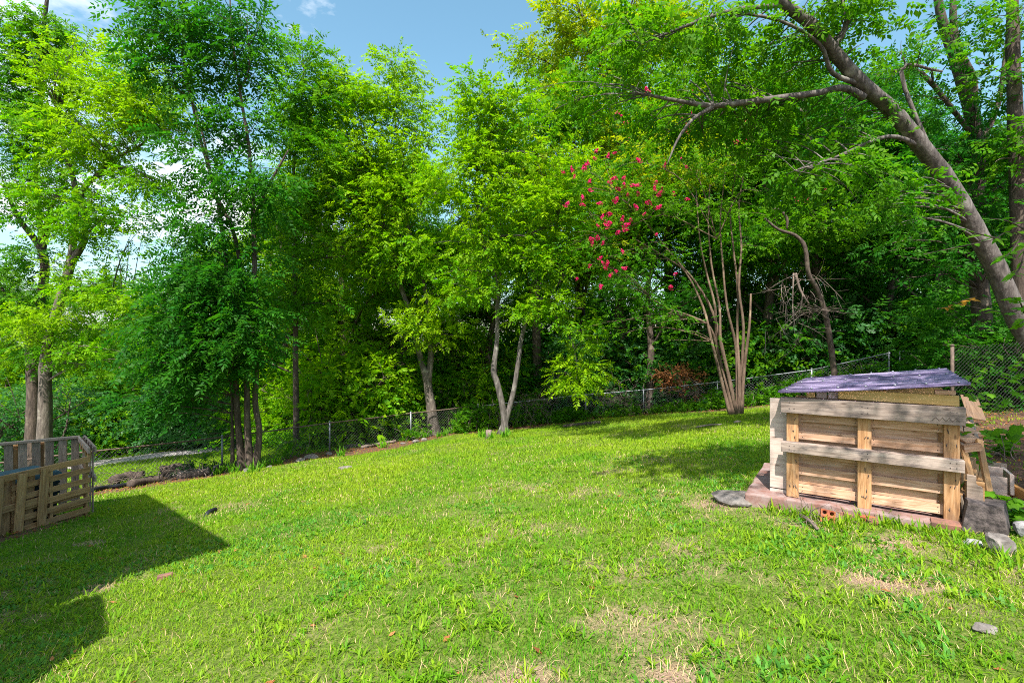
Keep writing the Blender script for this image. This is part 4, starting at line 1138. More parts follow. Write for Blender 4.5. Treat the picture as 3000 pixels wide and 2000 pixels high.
# undergrowth shrubs
SG = 'shrubs growing along and behind the back fence'
SHR = [
    (955, 18.6, 1.5, 'lime'), (1065, 18.9, 1.8, 'lime'), (1130, 19.3, 1.3, 'lime'), (1010, 21.2, 2.6, 'lime'), (890, 20.5, 1.7, 'lime'), (1370, 20.2, 1.4, 'lime'),
    (60, 20.5, 2.0, 'blue'), (230, 26, 2.1, 'blue'), (340, 26.5, 1.8, 'lime'), (440, 27.5, 2.2, 'mid'), (540, 27, 2.0, 'blue'), (640, 25.5, 1.9, 'blue'), (740, 23.5, 1.6, 'blue'), (830, 22.8, 1.3, 'lime'),
    (930, 22, 1.5, 'blue'), (1010, 20.5, 1.7, 'lime'), (1000, 23.5, 2.6, 'lime'), (1090, 19.8, 1.5, 'lime'), (1160, 20.5, 1.8, 'mid'), (1150, 18.7, 0.9, 'mid'), (1320, 20.4, 1.5, 'mid'), (1400, 21.5, 1.8, 'lime'), (1500, 21, 1.5, 'dark'), (1580, 20.6, 1.3, 'lime'), (1640, 20.8, 1.5, 'blue'),
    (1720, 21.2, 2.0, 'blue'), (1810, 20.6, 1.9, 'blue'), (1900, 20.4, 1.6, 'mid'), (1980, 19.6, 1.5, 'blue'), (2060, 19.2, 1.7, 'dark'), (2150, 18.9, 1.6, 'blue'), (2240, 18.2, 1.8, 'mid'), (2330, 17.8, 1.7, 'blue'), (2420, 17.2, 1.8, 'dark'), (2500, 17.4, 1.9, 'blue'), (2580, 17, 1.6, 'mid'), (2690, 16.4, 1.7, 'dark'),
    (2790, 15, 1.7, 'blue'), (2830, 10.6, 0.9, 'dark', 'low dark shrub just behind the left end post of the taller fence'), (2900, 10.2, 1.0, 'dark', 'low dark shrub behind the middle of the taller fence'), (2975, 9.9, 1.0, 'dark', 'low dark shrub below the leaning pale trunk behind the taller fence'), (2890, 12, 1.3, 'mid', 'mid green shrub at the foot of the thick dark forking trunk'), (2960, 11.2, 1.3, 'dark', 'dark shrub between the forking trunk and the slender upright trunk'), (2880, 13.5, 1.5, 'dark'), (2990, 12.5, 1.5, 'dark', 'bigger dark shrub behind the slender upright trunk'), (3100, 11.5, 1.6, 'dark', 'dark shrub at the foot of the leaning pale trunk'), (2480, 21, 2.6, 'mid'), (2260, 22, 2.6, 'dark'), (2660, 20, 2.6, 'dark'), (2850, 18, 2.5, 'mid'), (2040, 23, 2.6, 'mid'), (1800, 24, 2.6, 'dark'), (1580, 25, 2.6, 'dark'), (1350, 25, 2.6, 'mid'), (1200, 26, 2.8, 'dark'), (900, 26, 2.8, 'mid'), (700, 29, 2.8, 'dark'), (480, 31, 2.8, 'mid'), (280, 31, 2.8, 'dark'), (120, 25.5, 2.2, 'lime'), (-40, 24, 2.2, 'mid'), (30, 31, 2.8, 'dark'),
    (1100, 34, 3.2, 'mid'), (1450, 34, 3.2, 'mid'), (1750, 34, 3.2, 'mid'), (2100, 32, 3.2, 'mid'), (2400, 30, 3.2, 'mid'), (800, 37, 3.2, 'mid'), (560, 38, 3.2, 'mid'), (320, 40, 3.2, 'mid'), (80, 40, 3.2, 'mid'), (2750, 26, 3.0, 'mid'),
]
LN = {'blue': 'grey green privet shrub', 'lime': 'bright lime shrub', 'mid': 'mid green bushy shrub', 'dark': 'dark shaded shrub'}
def place_words(px_):
    for lim, w_ in ((100, 'left of the large grey tree'), (270, 'just right of the large grey trunk'), (400, 'behind the gravel drive'), (500, 'at the end of the gravel drive'), (600, 'left of the slim stems'), (700, 'behind the clump of slim stems'), (800, 'between slim stems and straight brown trunk'), (880, 'behind the straight brown trunk'), (960, 'right of the straight brown trunk'), (1050, 'behind dead grey twigs'), (1130, 'left of the forked pale trunk'), (1220, 'beside the forked pale trunk'), (1340, 'right of the forked pale trunk'), (1440, 'left of the twin trunk'), (1530, 'behind the twin trunk'), (1610, 'right of the twin trunk'), (1680, 'above the bare soil by the twin trunk'), (1760, 'below the pink blossoms'), (1860, 'above the sloping fence rail'), (1940, 'left of the dead brown shrub'), (2020, 'behind the dead brown shrub'), (2100, 'left of the crape myrtle stems'), (2200, 'behind the crape myrtle'), (2290, 'right of the crape myrtle'), (2380, 'behind the plywood end of the shed'), (2460, 'above the left of the shed roof'), (2540, 'above the middle of the shed roof'), (2640, 'behind the gate'), (2740, 'right of the gate'), (2830, 'at the corner of the taller fence'), (2950, 'behind the taller fence'), (4000, 'at the right end of the taller fence')):
        if px_ < lim: return w_
sfirst = {}
used = {}
for i_, (px_, Y_, s_, lf_, *own) in enumerate(SHR):
    sh = i_ % 3
    Y_ = Y_ + (0.9 if px_ > 1500 and Y_ < 21.5 else 0)
    X_ = (px_ - 1500) / F * Y_
    loc = Vector((X_, Y_, float(g(X_, Y_)) - .05))
    far = 'far ' if Y_ > 28 else ('tall ' if s_ >= 2.4 else '')
    lab = far + LN[lf_] + ' ' + place_words(px_)
    if lab in used:
        lab = lab + ', the one further back'
    if own: lab = own[0]
    used[lab] = 1
    if sh not in sfirst:
        tr_, bl_ = shrub_proto(500 + sh, 'small')
        o_ = make_tree('shrub', (0, 0, 0), tr_, bl_, 'small' if sh != 1 else 'simple', lf_, 'brown', lab, 'shrub', SG, scale=1.05, sides=5, part='foliage', flare=False)
        o_.location = loc; o_.scale = (s_, s_, s_)
        sfirst[sh] = (o_, lf_)
    else:
        o_, l0 = sfirst[sh]
        copy_tree(o_, loc, RNG.uniform(0, 6.28), s_, lab, SG, lf_ if lf_ != l0 else None, zs=RNG.uniform(.85, 1.1))
RNG = np.random.default_rng(77)

# ------------------------------------------------------------------ ivy, vines and dead twigs on the fence
def ivy(px0, px1, h0, h1, n_, leaf, label, dy=0.0, scale=0.8, kind='simple', name='ivy', cat='ivy', hue=.4, thick=.22):
    x_ = []
    mb_, tw = MB(), MB()
    def xy(px_):
        # point of the fence line on this viewing line
        best = None
        for t_ in np.linspace(-14, 14, 1400):
            e_ = abs((px_ - 1500) / F - t_ / float(fence_y(t_)))
            if best is None or e_ < best[0]: best = (e_, t_)
        return best[1]
    xa, xb = xy(px0), xy(px1)
    xs = RNG.uniform(xa, xb, n_)
    ys = fence_y(xs) + dy + RNG.normal(0, thick, n_)
    prof = 0.55 + 0.45 * np.sin((xs - xa) / max(.01, xb - xa) * math.pi) + 0.25 * (fbm(xs, ys, 1.3, 3) - .5)
    zs = g(xs, ys) + h0 + (h1 - h0) * RNG.uniform(0, 1, n_) * prof
    base = Vector((0.5 * (xa + xb), float(fence_y(0.5 * (xa + xb))), 0)); base.z = float(g(base.x, base.y))
    pos = np.stack([xs, ys, zs], 1)
    hd = np.stack([RNG.normal(0, 1, n_), -np.abs(RNG.normal(.6, .6, n_)), RNG.normal(0, .6, n_)], 1)
    sprays(mb_, pos, hd, kind, scale, np.clip(hue + RNG.normal(0, .2, n_), 0, 1), 1.0)
    root = empty(name, base, label, cat)
    for _ in range(max(6, n_ // 45)):
        a_ = RNG.uniform(xa, xb); y_ = float(fence_y(a_)) + dy + RNG.normal(0, .12)
        z0 = float(g(a_, y_))
        pts_ = np.array([[a_, y_, z0 - .05], [a_ + RNG.normal(0, .15), y_ + RNG.normal(0, .08), z0 + .4 * h1], [a_ + RNG.normal(0, .35), y_ + RNG.normal(0, .12), z0 + h1 * RNG.uniform(.7, 1.1)]])
        tw.tube(catmull(pts_, 4), np.linspace(.014, .004, 9), 5, False)
    link('foliage', mb_.mesh('foliage', True, False, base), LEAF[leaf], root)['kind'] = 'stuff'
    link('stems', tw.mesh('stems', False, True, base), BARK['dead'], root)['kind'] = 'stuff'
    return root
ivy(1335, 1425, 0, 1.15, 420, 'mid', 'green ivy mound covering the fence left of the twin trunk', -.15, .75)
ivy(1415, 1470, .1, 1.3, 120, 'lime', 'bright creeper rising behind the twin trunk', 0, .7)
ivy(1500, 1600, 0, 1.2, 230, 'mid', 'tangled creeper with brown stems right of the twin trunk', -.05, .7)
ivy(1610, 1710, 0, .6, 420, 'mid', 'low ivy bank in front of the fence post below the bright bough', -.25, .65)
ivy(1725, 1875, 0, .4, 330, 'mid', 'low grey green creeper at the foot of the sloping fence', -.15, .6)
ivy(1770, 1870, .2, 1.0, 70, 'mid', 'thin vine hanging over the sloping fence rail', .1, .65)
ivy(1895, 2060, 0, .42, 420, 'mid', 'creeper at the fence foot below the dead brown shrub', -.2, .6)
ivy(2040, 2140, 0, .6, 420, 'mid', 'dark ivy bank left of the crape myrtle stems', -.15, .7)
ivy(2180, 2330, 0, .62, 480, 'mid', 'dark ivy bank between crape myrtle and shed', -.1, .7)
ivy(2290, 2480, .2, .9, 420, 'mid', 'sunlit creeper spilling over the fence behind the shed roof', .12, .7)
ivy(2470, 2590, .3, 1.0, 260, 'mid', 'leafy creeper on the fence left of the gate', .3, .7)
ivy(1180, 1260, 0, .5, 120, 'mid', 'small leafy weeds at the fence foot left of the forked trunk', -.2, .6, name='weeds', cat='weeds')
ivy(820, 880, 0, .7, 90, 'mid', 'small vine on the fence by the straight brown trunk', 0, .55)
ivy(540, 640, 0, .55, 70, 'dark', 'thin vine on the fence left of the slim stems', 0, .55)

def twigs(centre, spread, n_, ln, label, name='dead_branches', cat='dead branches', mat='dead', down=.5, r0=.012, main=None):
    base = Vector(centre); tw = MB()
    for _ in range(n_):
        a_ = np.array(centre) + RNG.normal(0, 1, 3) * np.array(spread) * .35
        d_ = RNG.normal(0, 1, 3); d_[2] = d_[2] * .6 - down; d_ /= np.linalg.norm(d_)
        e_ = a_ + d_ * ln * RNG.uniform(.5, 1.1)
        m_ = .5 * (a_ + e_) + RNG.normal(0, .12 * ln, 3)
        pth = bez(a_, m_, e_, 6); tw.tube(pth, np.linspace(r0, r0 * .35, 6), 5, False)
        for _k in range(3):
            q_ = pth[RNG.integers(2, 5)]; d2 = d_ + RNG.normal(0, .7, 3)
            tw.tube(bez(q_, q_ + d2 * ln * .18, q_ + d2 * ln * .32 + RNG.normal(0, .05, 3), 4), np.linspace(r0 * .5, r0 * .2, 4), 4, False)
    if main is not None:
        for pts_ in main:
            q_ = catmull([np.append(np.array(P(*p_[:3])), p_[3]) for p_ in pts_], 4)
            tw.tube(q_[:, :3], q_[:, 3], 7)
    o_ = link(name, tw.mesh(name, False, True, base), BARK[mat], None, base)
    return tag(o_, label, cat)
twigs(P(2335, 880, 12.5), (1.0, .5, 1.0), 34, 1.0, 'tangle of bare dead branches hanging in the shade right of the crape myrtle', down=.9, r0=.009,
      main=[[(2330, 800, 12.5, .035), (2345, 850, 12.5, .03), (2370, 890, 12.4, .02)], [(2325, 800, 12.5, .02), (2322, 900, 12.4, .015), (2330, 960, 12.3, .008)]])
twigs(P(960, 1180, 18.6), (1.1, .4, .9), 34, 1.5, 'grey dead twigs in the undergrowth right of the straight brown trunk', down=.15, r0=.014)
twigs(P(815, 1215, 20), (1.0, .5, .8), 16, 1.2, 'pale dead branches between slim stems and straight brown trunk', down=.2, r0=.014)
twigs(P(1570, 1180, 18.7), (1.1, .25, .7), 40, .9, 'brown tangle of dead vine stems on the fence right of the twin trunk', down=.1, r0=.010)
twigs(P(1800, 1165, 18.8), (1.3, .25, .8), 46, .8, 'dead vine stems woven through the sloping fence', down=-.2, r0=.011)
twigs(P(2010, 1150, 18.4), (1.1, .3, .8), 44, .8, 'dry brown stems under the dead brown shrub', down=-.3, r0=.011)
twigs(P(1640, 1140, 18.6), (.7, .3, .4), 20, .9, 'pale straw coloured dead stems leaning on the fence rail', down=-.2, r0=.010)
# broken dark limb in the shaded woods
tw = MB(); bb = P(2420, 1000, 13.5)
for pts_ in ([(2262, 612, 13, .02), (2285, 615, 13, .033), (2305, 640, 13, .036), (2306, 672, 13, .02)], [(2240, 640, 14.2, .03), (2280, 672, 14.2, .04), (2330, 690, 14.2, .05), (2358, 725, 14.2, .06), (2368, 800, 14.3, .065), (2395, 850, 14.4, .07), (2420, 930, 14.5, .08), (2440, 1060, 14.6, .085), (2450, 1180, 14.6, .09)]):
    q_ = catmull([np.append(np.array(P(*p_[:3])), p_[3]) for p_ in pts_], 4)
    tw.tube(q_[:, :3], q_[:, 3], 9, True, .04)
tag(link('dead_snag', tw.mesh('dead_snag', False, True, bb), BARK['brown'], None, bb), 'crooked dark broken snag in the shade above the left of the shed', 'dead tree')
# dead brown shrub
ds = GP(1990, 1190); ds = P(1990, 1170, 18.75); ds.z = float(g(ds.x, ds.y))
RNG = np.random.default_rng(91)
st_ = [stem_w([(ds.x + RNG.normal(0, .1), ds.y, ds.z - .1, .025), (ds.x + RNG.normal(0, .3), ds.y, ds.z + .7, .018), (ds.x + RNG.normal(0, .5), ds.y, ds.z + 1.4, .008)], 3) for _ in range(7)]
make_tree('dead_shrub', ds, st_, [(np.array(ds) + np.array([0, -.1, 1.25]), (.8, .45, .45), 46, 16, .6), (np.array(ds) + np.array([.6, -.1, .75]), (.6, .4, .4), 16, 12, .3)], 'small', 'brown', 'dead', 'dead rusty brown leaved shrub behind the fence left of the crape myrtle', 'shrub', None, .8, 1, 5, .4, 'foliage', False)

# ------------------------------------------------------------------ boards
def board(name, parent, c, size, mat, rot=None, bev=0.003, warp=0.0, mesh=None):
    """one board, long side along its own x"""
    if mesh is None:
        bm = bmesh.new()
        bmesh.ops.create_cube(bm, size=1.0)
        for v in bm.verts:
            v.co.x *= size[0]; v.co.y *= size[1]; v.co.z *= size[2]
            v.co += Vector((random.uniform(-1, 1), random.uniform(-1, 1), random.uniform(-1, 1))) * min(size) * 0.035
        bmesh.ops.bevel(bm, geom=list(bm.edges), offset=bev, segments=1, affect='EDGES', profile=.5)
        mesh = bpy.data.meshes.new(name); bm.to_mesh(mesh); bm.free()
    o_ = bpy.data.objects.new(name, mesh); COL.objects.link(o_)
    if not mesh.materials: mesh.materials.append(mat)
    if parent is not None: o_.parent = parent
    o_.location = c
    if rot is not None: o_.rotation_euler = rot
    return o_
def span(name, parent, a, b_, wid, thk, mat, up=(0, 0, 1)):
    """board from a to b, its width along up"""
    a, b_ = Vector(a), Vector(b_)
    x = (b_ - a); ln = x.length; x.normalize()
    u = Vector(up); z = (u - x * u.dot(x)).normalized(); y = z.cross(x)
    M = Matrix((x, y, z)).transposed()
    o_ = board(name, parent, (a + b_) / 2, (ln, thk, wid), mat)
    o_.rotation_euler = M.to_euler()
    return o_

# ------------------------------------------------------------------ pallet shed: local x along the front, y to the back, z up
SO = Vector((2.81, 4.95, -0.065)); SR_ = math.atan2(-.576, .818)
shed = empty('pallet_shed', SO, 'low shed of pallet boards with a corrugated clear plastic roof on a concrete slab', 'shed', None, SR_)
def spx(px_, py_, yl):
    """local x,z on the plane y=yl of a picture point"""
    d_ = Vector(((px_ - 1500) / F, 1, -(py_ - 1000) / F))
    n_ = Vector((.576, .818, 0)); o_ = SO + n_ * yl
    t_ = (o_ - Vector((0, 0, CAM_Z))).dot(n_) / d_.dot(n_)
    q_ = Vector((0, 0, CAM_Z)) + d_ * t_ - SO
    return q_.dot(Vector((.818, -.576, 0))), q_.z
def fx(a, c): return spx(2050 + a / 2.358, 1000 + c / 2.358, 0.0)
# posts
for (xa, xb, za, zb) in ((601, 683, 455, 1060), (1090, 1186, 480, 1160), (1682, 1795, 525, 1255)):
    l_, b0_ = fx(xa, 700); r1, _ = fx(xb, 700)
    _, ztop = fx(.5 * (xa + xb), za); _, zbot = fx(.5 * (xa + xb), zb)
    board('post', shed, ((l_ + r1) / 2, 0.0, .47), (0.96, .045, r1 - l_), WOOD['post'], (0, R(90), 0))
XL, _ = fx(601, 700); XR, _ = fx(1795, 700); XM0, _ = fx(1090, 700); XM1, _ = fx(1186, 700); XP0, _ = fx(683, 700); XP1, _ = fx(1682, 700)
# rails standing proud of the posts
board('rail', shed, ((XL + XR) / 2 - .01, -.062, .925), (XR - XL + .07, .085, .155), WOOD['grey'])
rl = board('rail', shed, ((XL + XR) / 2 - .01, -.062, .50), (XR - XL + .06, .085, .105), WOOD['grey'])
rl.rotation_euler = (0, R(.3), 0)
# boards behind the posts, alternately proud and set back
zs_ = [.03, .125, .215, .305, .395, .485, .575, .665, .755, .845, .93]
for i_, z_ in enumerate(zs_[:-1]):
    zc = .5 * (z_ + zs_[i_ + 1]); proud = i_ % 2 == 0
    y_ = .036 if proud else .083
    hgt = .088 if proud else .115
    board('plank', shed, ((XP0 + XM0) / 2 + .02, y_, zc), (XM0 - XP0 + .07, .017, hgt), WOOD['pine'], (R(random.uniform(-2, 2)), R(random.uniform(-.4, .4)), 0))
    cut = 0 if proud else .055
    board('plank', shed, ((XM1 + XP1 - cut) / 2, y_, zc), (XP1 - XM1 + .05 - cut, .017, hgt), WOOD['pine'], (R(random.uniform(-2, 2)), R(random.uniform(-.4, .4)), 0))
# inner stringer seen in the gaps, plywood end sheet, side and back boards
board('stringer', shed, (XP1 - .01, .105, .46), (.9, .035, .05), WOOD['post'], (0, R(90), 0))
px0, _ = spx(2050 + 485 / 2.358, 1300, .09)
board('plywood_sheet', shed, ((px0 + XL + .1) / 2, .09, .50), (XL + .1 - px0, .014, .94), WOOD['ply'])
board('plywood_strip', shed, ((px0 + XL + .1) / 2, .088, -.005), (XL + .1 - px0, .02, .05), WOOD['ply'])
for i_ in range(9):
    z_ = .06 + i_ * .102
    board('side_plank', shed, (XR - .012, .56, z_), (.94, .018, .088), WOOD['pallet'], (0, 0, R(90)))
    board('side_plank', shed, (XL + .012, .62, z_), (.94, .018, .088), WOOD['pallet'], (0, 0, R(90)))
    board('back_plank', shed, ((XL + XR) / 2, 1.06, z_), (XR - XL, .018, .088), WOOD['pallet'])
for y_ in (.12, 1.02):
    board('side_post', shed, (XR - .045, y_, .5), (1.0, .07, .045), WOOD['post'], (0, R(90), 0))
# timber on top of the rail and the packing blocks
tx0, _ = spx(2456, 1135, -.03); tx1, tz1 = spx(2809, 1148, -.03)
beam = board('beam', shed, ((tx0 + tx1) / 2, -.035, 1.057), (tx1 - tx0, .04, .092), WOOD['yellow'])
beam.rotation_euler = (0, R(.5), 0)
board('back_beam', shed, ((XL + XR) / 2, 1.0, 1.03), (XR - XL, .04, .10), WOOD['yellow'])
bx0, _ = spx(2738, 1125, -.03); bx1, _ = spx(2798, 1125, -.03)
board('packing_block', shed, ((bx0 + bx1) / 2, -.03, 1.122), (bx1 - bx0, .06, .036), WOOD['pine'])
for a_, c_ in ((735, 800), (805, 880), (885, 955)):
    u0, _ = spx(2050 + a_ / 2.358, 1140, .02); u1, _ = spx(2050 + c_ / 2.358, 1140, .02)
    board('packing_block', shed, ((u0 + u1) / 2, .03, 1.035), (u1 - u0 - .006, .05, .06), WOOD['yellow' if a_ == 735 else 'ply'])
# corrugated clear roof
m, n, l, b = new_mat('clear_corrugated_plastic')
b.inputs['Base Color'].default_value = (.50, .46, .62, 1); b.inputs['Roughness'].default_value = .12
b.inputs['Transmission Weight'].default_value = .5; b.inputs['IOR'].default_value = 1.2; b.inputs['Specular IOR Level'].default_value = .7
t2 = n.new('ShaderNodeTexCoord'); nz = n.new('ShaderNodeTexNoise'); nz.inputs['Scale'].default_value = 9; nz.inputs['Detail'].default_value = 6
mpr = n.new('ShaderNodeMapping'); mpr.inputs['Scale'].default_value = (.16, 3.0, 1)
l.new(t2.outputs['Object'], mpr.inputs['Vector']); l.new(mpr.outputs['Vector'], nz.inputs['Vector'])
rr = ramp(n, [(.35, (.10, .075, .17)), (.62, (.50, .42, .62))]); l.new(nz.outputs['Fac'], rr.inputs['Fac']); l.new(rr.outputs['Color'], b.inputs['Base Color'])  # lengthwise streaks: corrugation highlights painted into the base colour
rg = n.new('ShaderNodeMapRange'); rg.inputs['To Min'].default_value = .08; rg.inputs['To Max'].default_value = .35
l.new(nz.outputs['Fac'], rg.inputs['Value']); l.new(rg.outputs['Result'], b.inputs['Roughness'])
FL, FR, BR_, BLc = [np.array(v_) for v_ in ((-.06, -.17, 1.055), (1.36, -.17, 1.205), (1.36, 1.20, 1.275), (.10, 1.20, 1.118))]
nu, nv = 8, 88
V = []
for j_ in range(nv + 1):
    v_ = j_ / nv
    for i_ in range(nu + 1):
        u_ = i_ / nu
        p_ = (FL * (1 - u_) + FR * u_) * (1 - v_) + (BLc * (1 - u_) + BR_ * u_) * v_
        V.append(p_ + np.array([0, 0, .019 * math.sin(v_ * 2 * math.pi * 10) - .03 * math.sin(u_ * math.pi) * (1 - v_) * .3]))
V = np.array(V); nV = len(V)
Q = []
for j_ in range(nv):
    for i_ in range(nu):
        k_ = j_ * (nu + 1) + i_
        Q.append((k_, k_ + 1, k_ + nu + 2, k_ + nu + 1))
rme = mesh_np('roof_panel', V, None, np.array(Q), None, True)
ro = link('roof_panel', rme, m, shed)
sol = ro.modifiers.new('thickness', 'SOLIDIFY'); sol.thickness = .0035
scm = MB(); scm.tube(np.array([(0, 0, -.004), (0, 0, .006), (0, 0, .010)]), [.011, .011, .004], 8)
sme = scm.mesh('roof_screw', False, True); sme.materials.append(GALV)
for v_ in (.07, .48, .92):
    for u_ in (.05, .2, .35, .5, .65, .8, .95):
        j_ = int(v_ * nv); v2 = (round(v_ * 10 - .25) + .25) / 10
        p_ = (FL * (1 - u_) + FR * u_) * (1 - v2) + (BLc * (1 - u_) + BR_ * u_) * v2
        link('roof_screw', sme, None, ro, Vector(p_ + np.array([0, 0, .019])))
# bark strip hanging off the right corner post
tw = MB()
for _ in range(7):
    a_ = np.array([XR + .012, .0, .42 - .3 * random.random()])
    tw.tube(bez(a_, a_ + np.array([.02, -.02, -.15]) + RNG.normal(0, .012, 3), a_ + np.array([RNG.normal(.02, .015), -.02, -.33]), 6), .005, 4, False)
link('bark_shred', tw.mesh('bark_shred', False, True), BARK['brown'], shed)
# metal zigzag mark on the top rail
zg = MB()
zz = [(XR - .19 + .022 * i_, -.107, .89 + (.018 if i_ % 2 else -.012)) for i_ in range(9)]
zg.tube(np.array(zz), .0028, 4, False)
link('zigzag_staple', zg.mesh('zigzag_staple'), simple_mat('rusty_staple', (.13, .09, .07), .7), shed)
# nail scars on the posts
nm = MB()
for x_ in ((XL + XP0) / 2, (XM0 + XM1) / 2, (XP1 + XR) / 2):
    for _ in range(9):
        c_ = np.array([x_ + random.uniform(-.035, .035), -.0245, random.choice([.1, .16, .3, .36, .6, .66, .78])])
        d_ = np.array([random.uniform(-.008, .008), 0, random.uniform(.006, .022)])
        nm.tube(np.array([c_ - d_, c_, c_ + d_]), [.002, .004, .002], 5)
for x_ in (XP0 + .03, XM0 - .02, XM1 + .02, XP1 - .03):
    for z_ in zs_[:-1]:
        for dz_ in (.025, .065):
            c_ = np.array([x_ + random.uniform(-.006, .006), .026, z_ + dz_])
            nm.tube(np.array([c_, c_ + np.array([0, -.002, 0])]), [.004, .0035], 6)
for z_ in (.895, .955, .48, .52):
    for x_ in ((XL + XP0) / 2, (XM0 + XM1) / 2, (XP1 + XR) / 2):
        for dx_ in (-.02, .022):
            c_ = np.array([x_ + dx_, -.1055, z_ + random.uniform(-.006, .006)])
            nm.tube(np.array([c_, c_ + np.array([0, -.002, 0])]), [.005, .004], 6)
link('nail_scars', nm.mesh('nail_scars'), CHAR, shed)['kind'] = 'stuff'

# slab under the shed
def rough_block(name, size, mat, seed, cuts=5, amp=.012, bev=.012):
    bm = bmesh.new(); bmesh.ops.create_cube(bm, size=1.0)
    for v in bm.verts: v.co = Vector((v.co.x * size[0], v.co.y * size[1], v.co.z * size[2]))
    bmesh.ops.bevel(bm, geom=list(bm.edges), offset=bev, segments=2, affect='EDGES', profile=.5)
    long_e = [e for e in bm.edges if e.calc_length() > min(size) * .5]
    bmesh.ops.subdivide_edges(bm, edges=long_e, cuts=cuts, use_grid_fill=True)
    r_ = random.Random(seed)
    from mathutils import noise as mn
    for v in bm.verts:
        q_ = v.co * 6 + Vector((seed * 3.1, 0, seed))
        v.co += Vector((mn.noise(q_), mn.noise(q_ + Vector((9, 0, 0))), mn.noise(q_ + Vector((0, 9, 0))))) * amp
    bmesh.ops.recalc_face_normals(bm, faces=bm.faces)
    me_ = bpy.data.meshes.new(name); bm.to_mesh(me_); bm.free()
    me_.materials.append(mat)
    for p_ in me_.polygons: p_.use_smooth = False
    return me_
sl = link('concrete_slab', rough_block('concrete_slab', (1.84, 1.5, .17), SLABM, 3, 9, .02, .015))
mid = SO + Matrix.Rotation(SR_, 3, 'Z') @ Vector((.54, .65, -.095))
sl.location = mid; sl.rotation_euler = (0, R(-.3), SR_)
tag(sl, 'weathered red stained concrete slab under the pallet shed', 'slab')

# ------------------------------------------------------------------ rocks
def rock(name, loc, size, mat, seed, label, rotz=0, cat='rock', group=None, sink=.25, angular=.5):
    bm = bmesh.new(); bmesh.ops.create_icosphere(bm, subdivisions=3, radius=.5)
    from mathutils import noise as mn
    r_ = random.Random(seed)
    planes = [(Vector((r_.gauss(0, 1), r_.gauss(0, 1), r_.gauss(0, 1))).normalized(), r_.uniform(.26, .42)) for _ in range(9)]
    for v in bm.verts:
        for nn_, d_ in planes:
            k_ = v.co.dot(nn_) - d_
            if k_ > 0: v.co -= nn_ * k_ * angular * 1.6
        v.co *= 1 + .16 * mn.noise(v.co * 3 + Vector((seed, 0, 0))) + .06 * mn.noise(v.co * 9 + Vector((seed, 2, 0)))
        v.co = Vector((v.co.x * size[0], v.co.y * size[1], v.co.z * size[2]))
    zmin = min(v.co.z for v in bm.verts)
    for v in bm.verts: v.co.z -= zmin + sink * size[2] * .6
    me_ = bpy.data.meshes.new(name); bm.to_mesh(me_); bm.free()
    o_ = link(name, me_, mat, None, loc, (0, 0, rotz))
    return tag(o_, label, cat, group)
rock('rock', GP(2928, 1622), (.22, .17, .20), ROCKG, 5, 'angular grey rock in front of the charred timber block', .4, angular=.6)
rock('rock', GP(2851, 1602), (.145, .10, .085), ROCKW, 8, 'small whitish rock left of the angular grey rock', .2)
rock('rock', GP(3010, 1575), (.22, .2, .16), ROCKW, 12, 'pale mottled rock at the right edge beside the charred block', 1)
rock('concrete_lump', GP(2158, 1470), (.50, .50, .16), ROCKG, 21, 'flat grey lump of spilled concrete left of the slab', .3, 'concrete lump', sink=.55, angular=.12)
rock('rock', GP(2885, 1850), (.13, .09, .05), ROCKG, 14, 'small brownish stone in the grass at the lower right', .3)
rock('rock', GP(1013, 1372), (.36, .22, .09), ROCKG, 33, 'flat pale stone set in the lawn below the fence', .2, sink=.45)
EDGE = 'edging stones along the fence bed'
for px_, py_, s_, lab in ((600, 1382, .55, 'dark stone heap left of the slim stems at the bed edge'), (520, 1398, .5, 'brown lump of rotten wood and soil beside the black sheet'), (790, 1370, .18, 'small upright pale stone right of the slim stems'), (880, 1352, .3, 'grey stone at the foot of the straight brown trunk'), (915, 1344, .42, 'long grey stone right of the straight brown trunk'), (965, 1333, .3, 'stone at the foot of the dark fence post'), (995, 1332, .22, 'reddish stone right of the dark fence post'), (1220, 1296, .3, 'rounded grey stone right of the bright fence post'), (1243, 1290, .32, 'pale boulder at the foot of the forked trunk'), (1208, 1288, .28, 'flat stone at the base of the bright fence post'), (1180, 1300, .2, 'low stone left of the bright fence post'), (722, 1382, .28, 'stone lying in front of the slim stems')):
    rock('stone', GP(px_, py_), (s_, s_ * .6, s_ * .45), ROCKG, int(px_), lab, random.uniform(0, 3), 'stone', EDGE, .3)

# charred timber block: two halves of a cracked old sleeper
ch = empty('timber_block', GP(2884, 1566), 'black weathered timber block split by a wide crack beside the shed', 'timber block', None, R(-43))
for nm_, sx, cx, sd_ in (('timber_half', .128, -.070, 4), ('timber_half', .134, .076, 7)):
    o_ = link(nm_, rough_block(nm_, (sx, .36, .26), CHAR, sd_, 7, .014, .008), None, ch, (cx, .15, .115), (R(-3), R(8 if cx < 0 else -7), R(4 if cx < 0 else -5)))
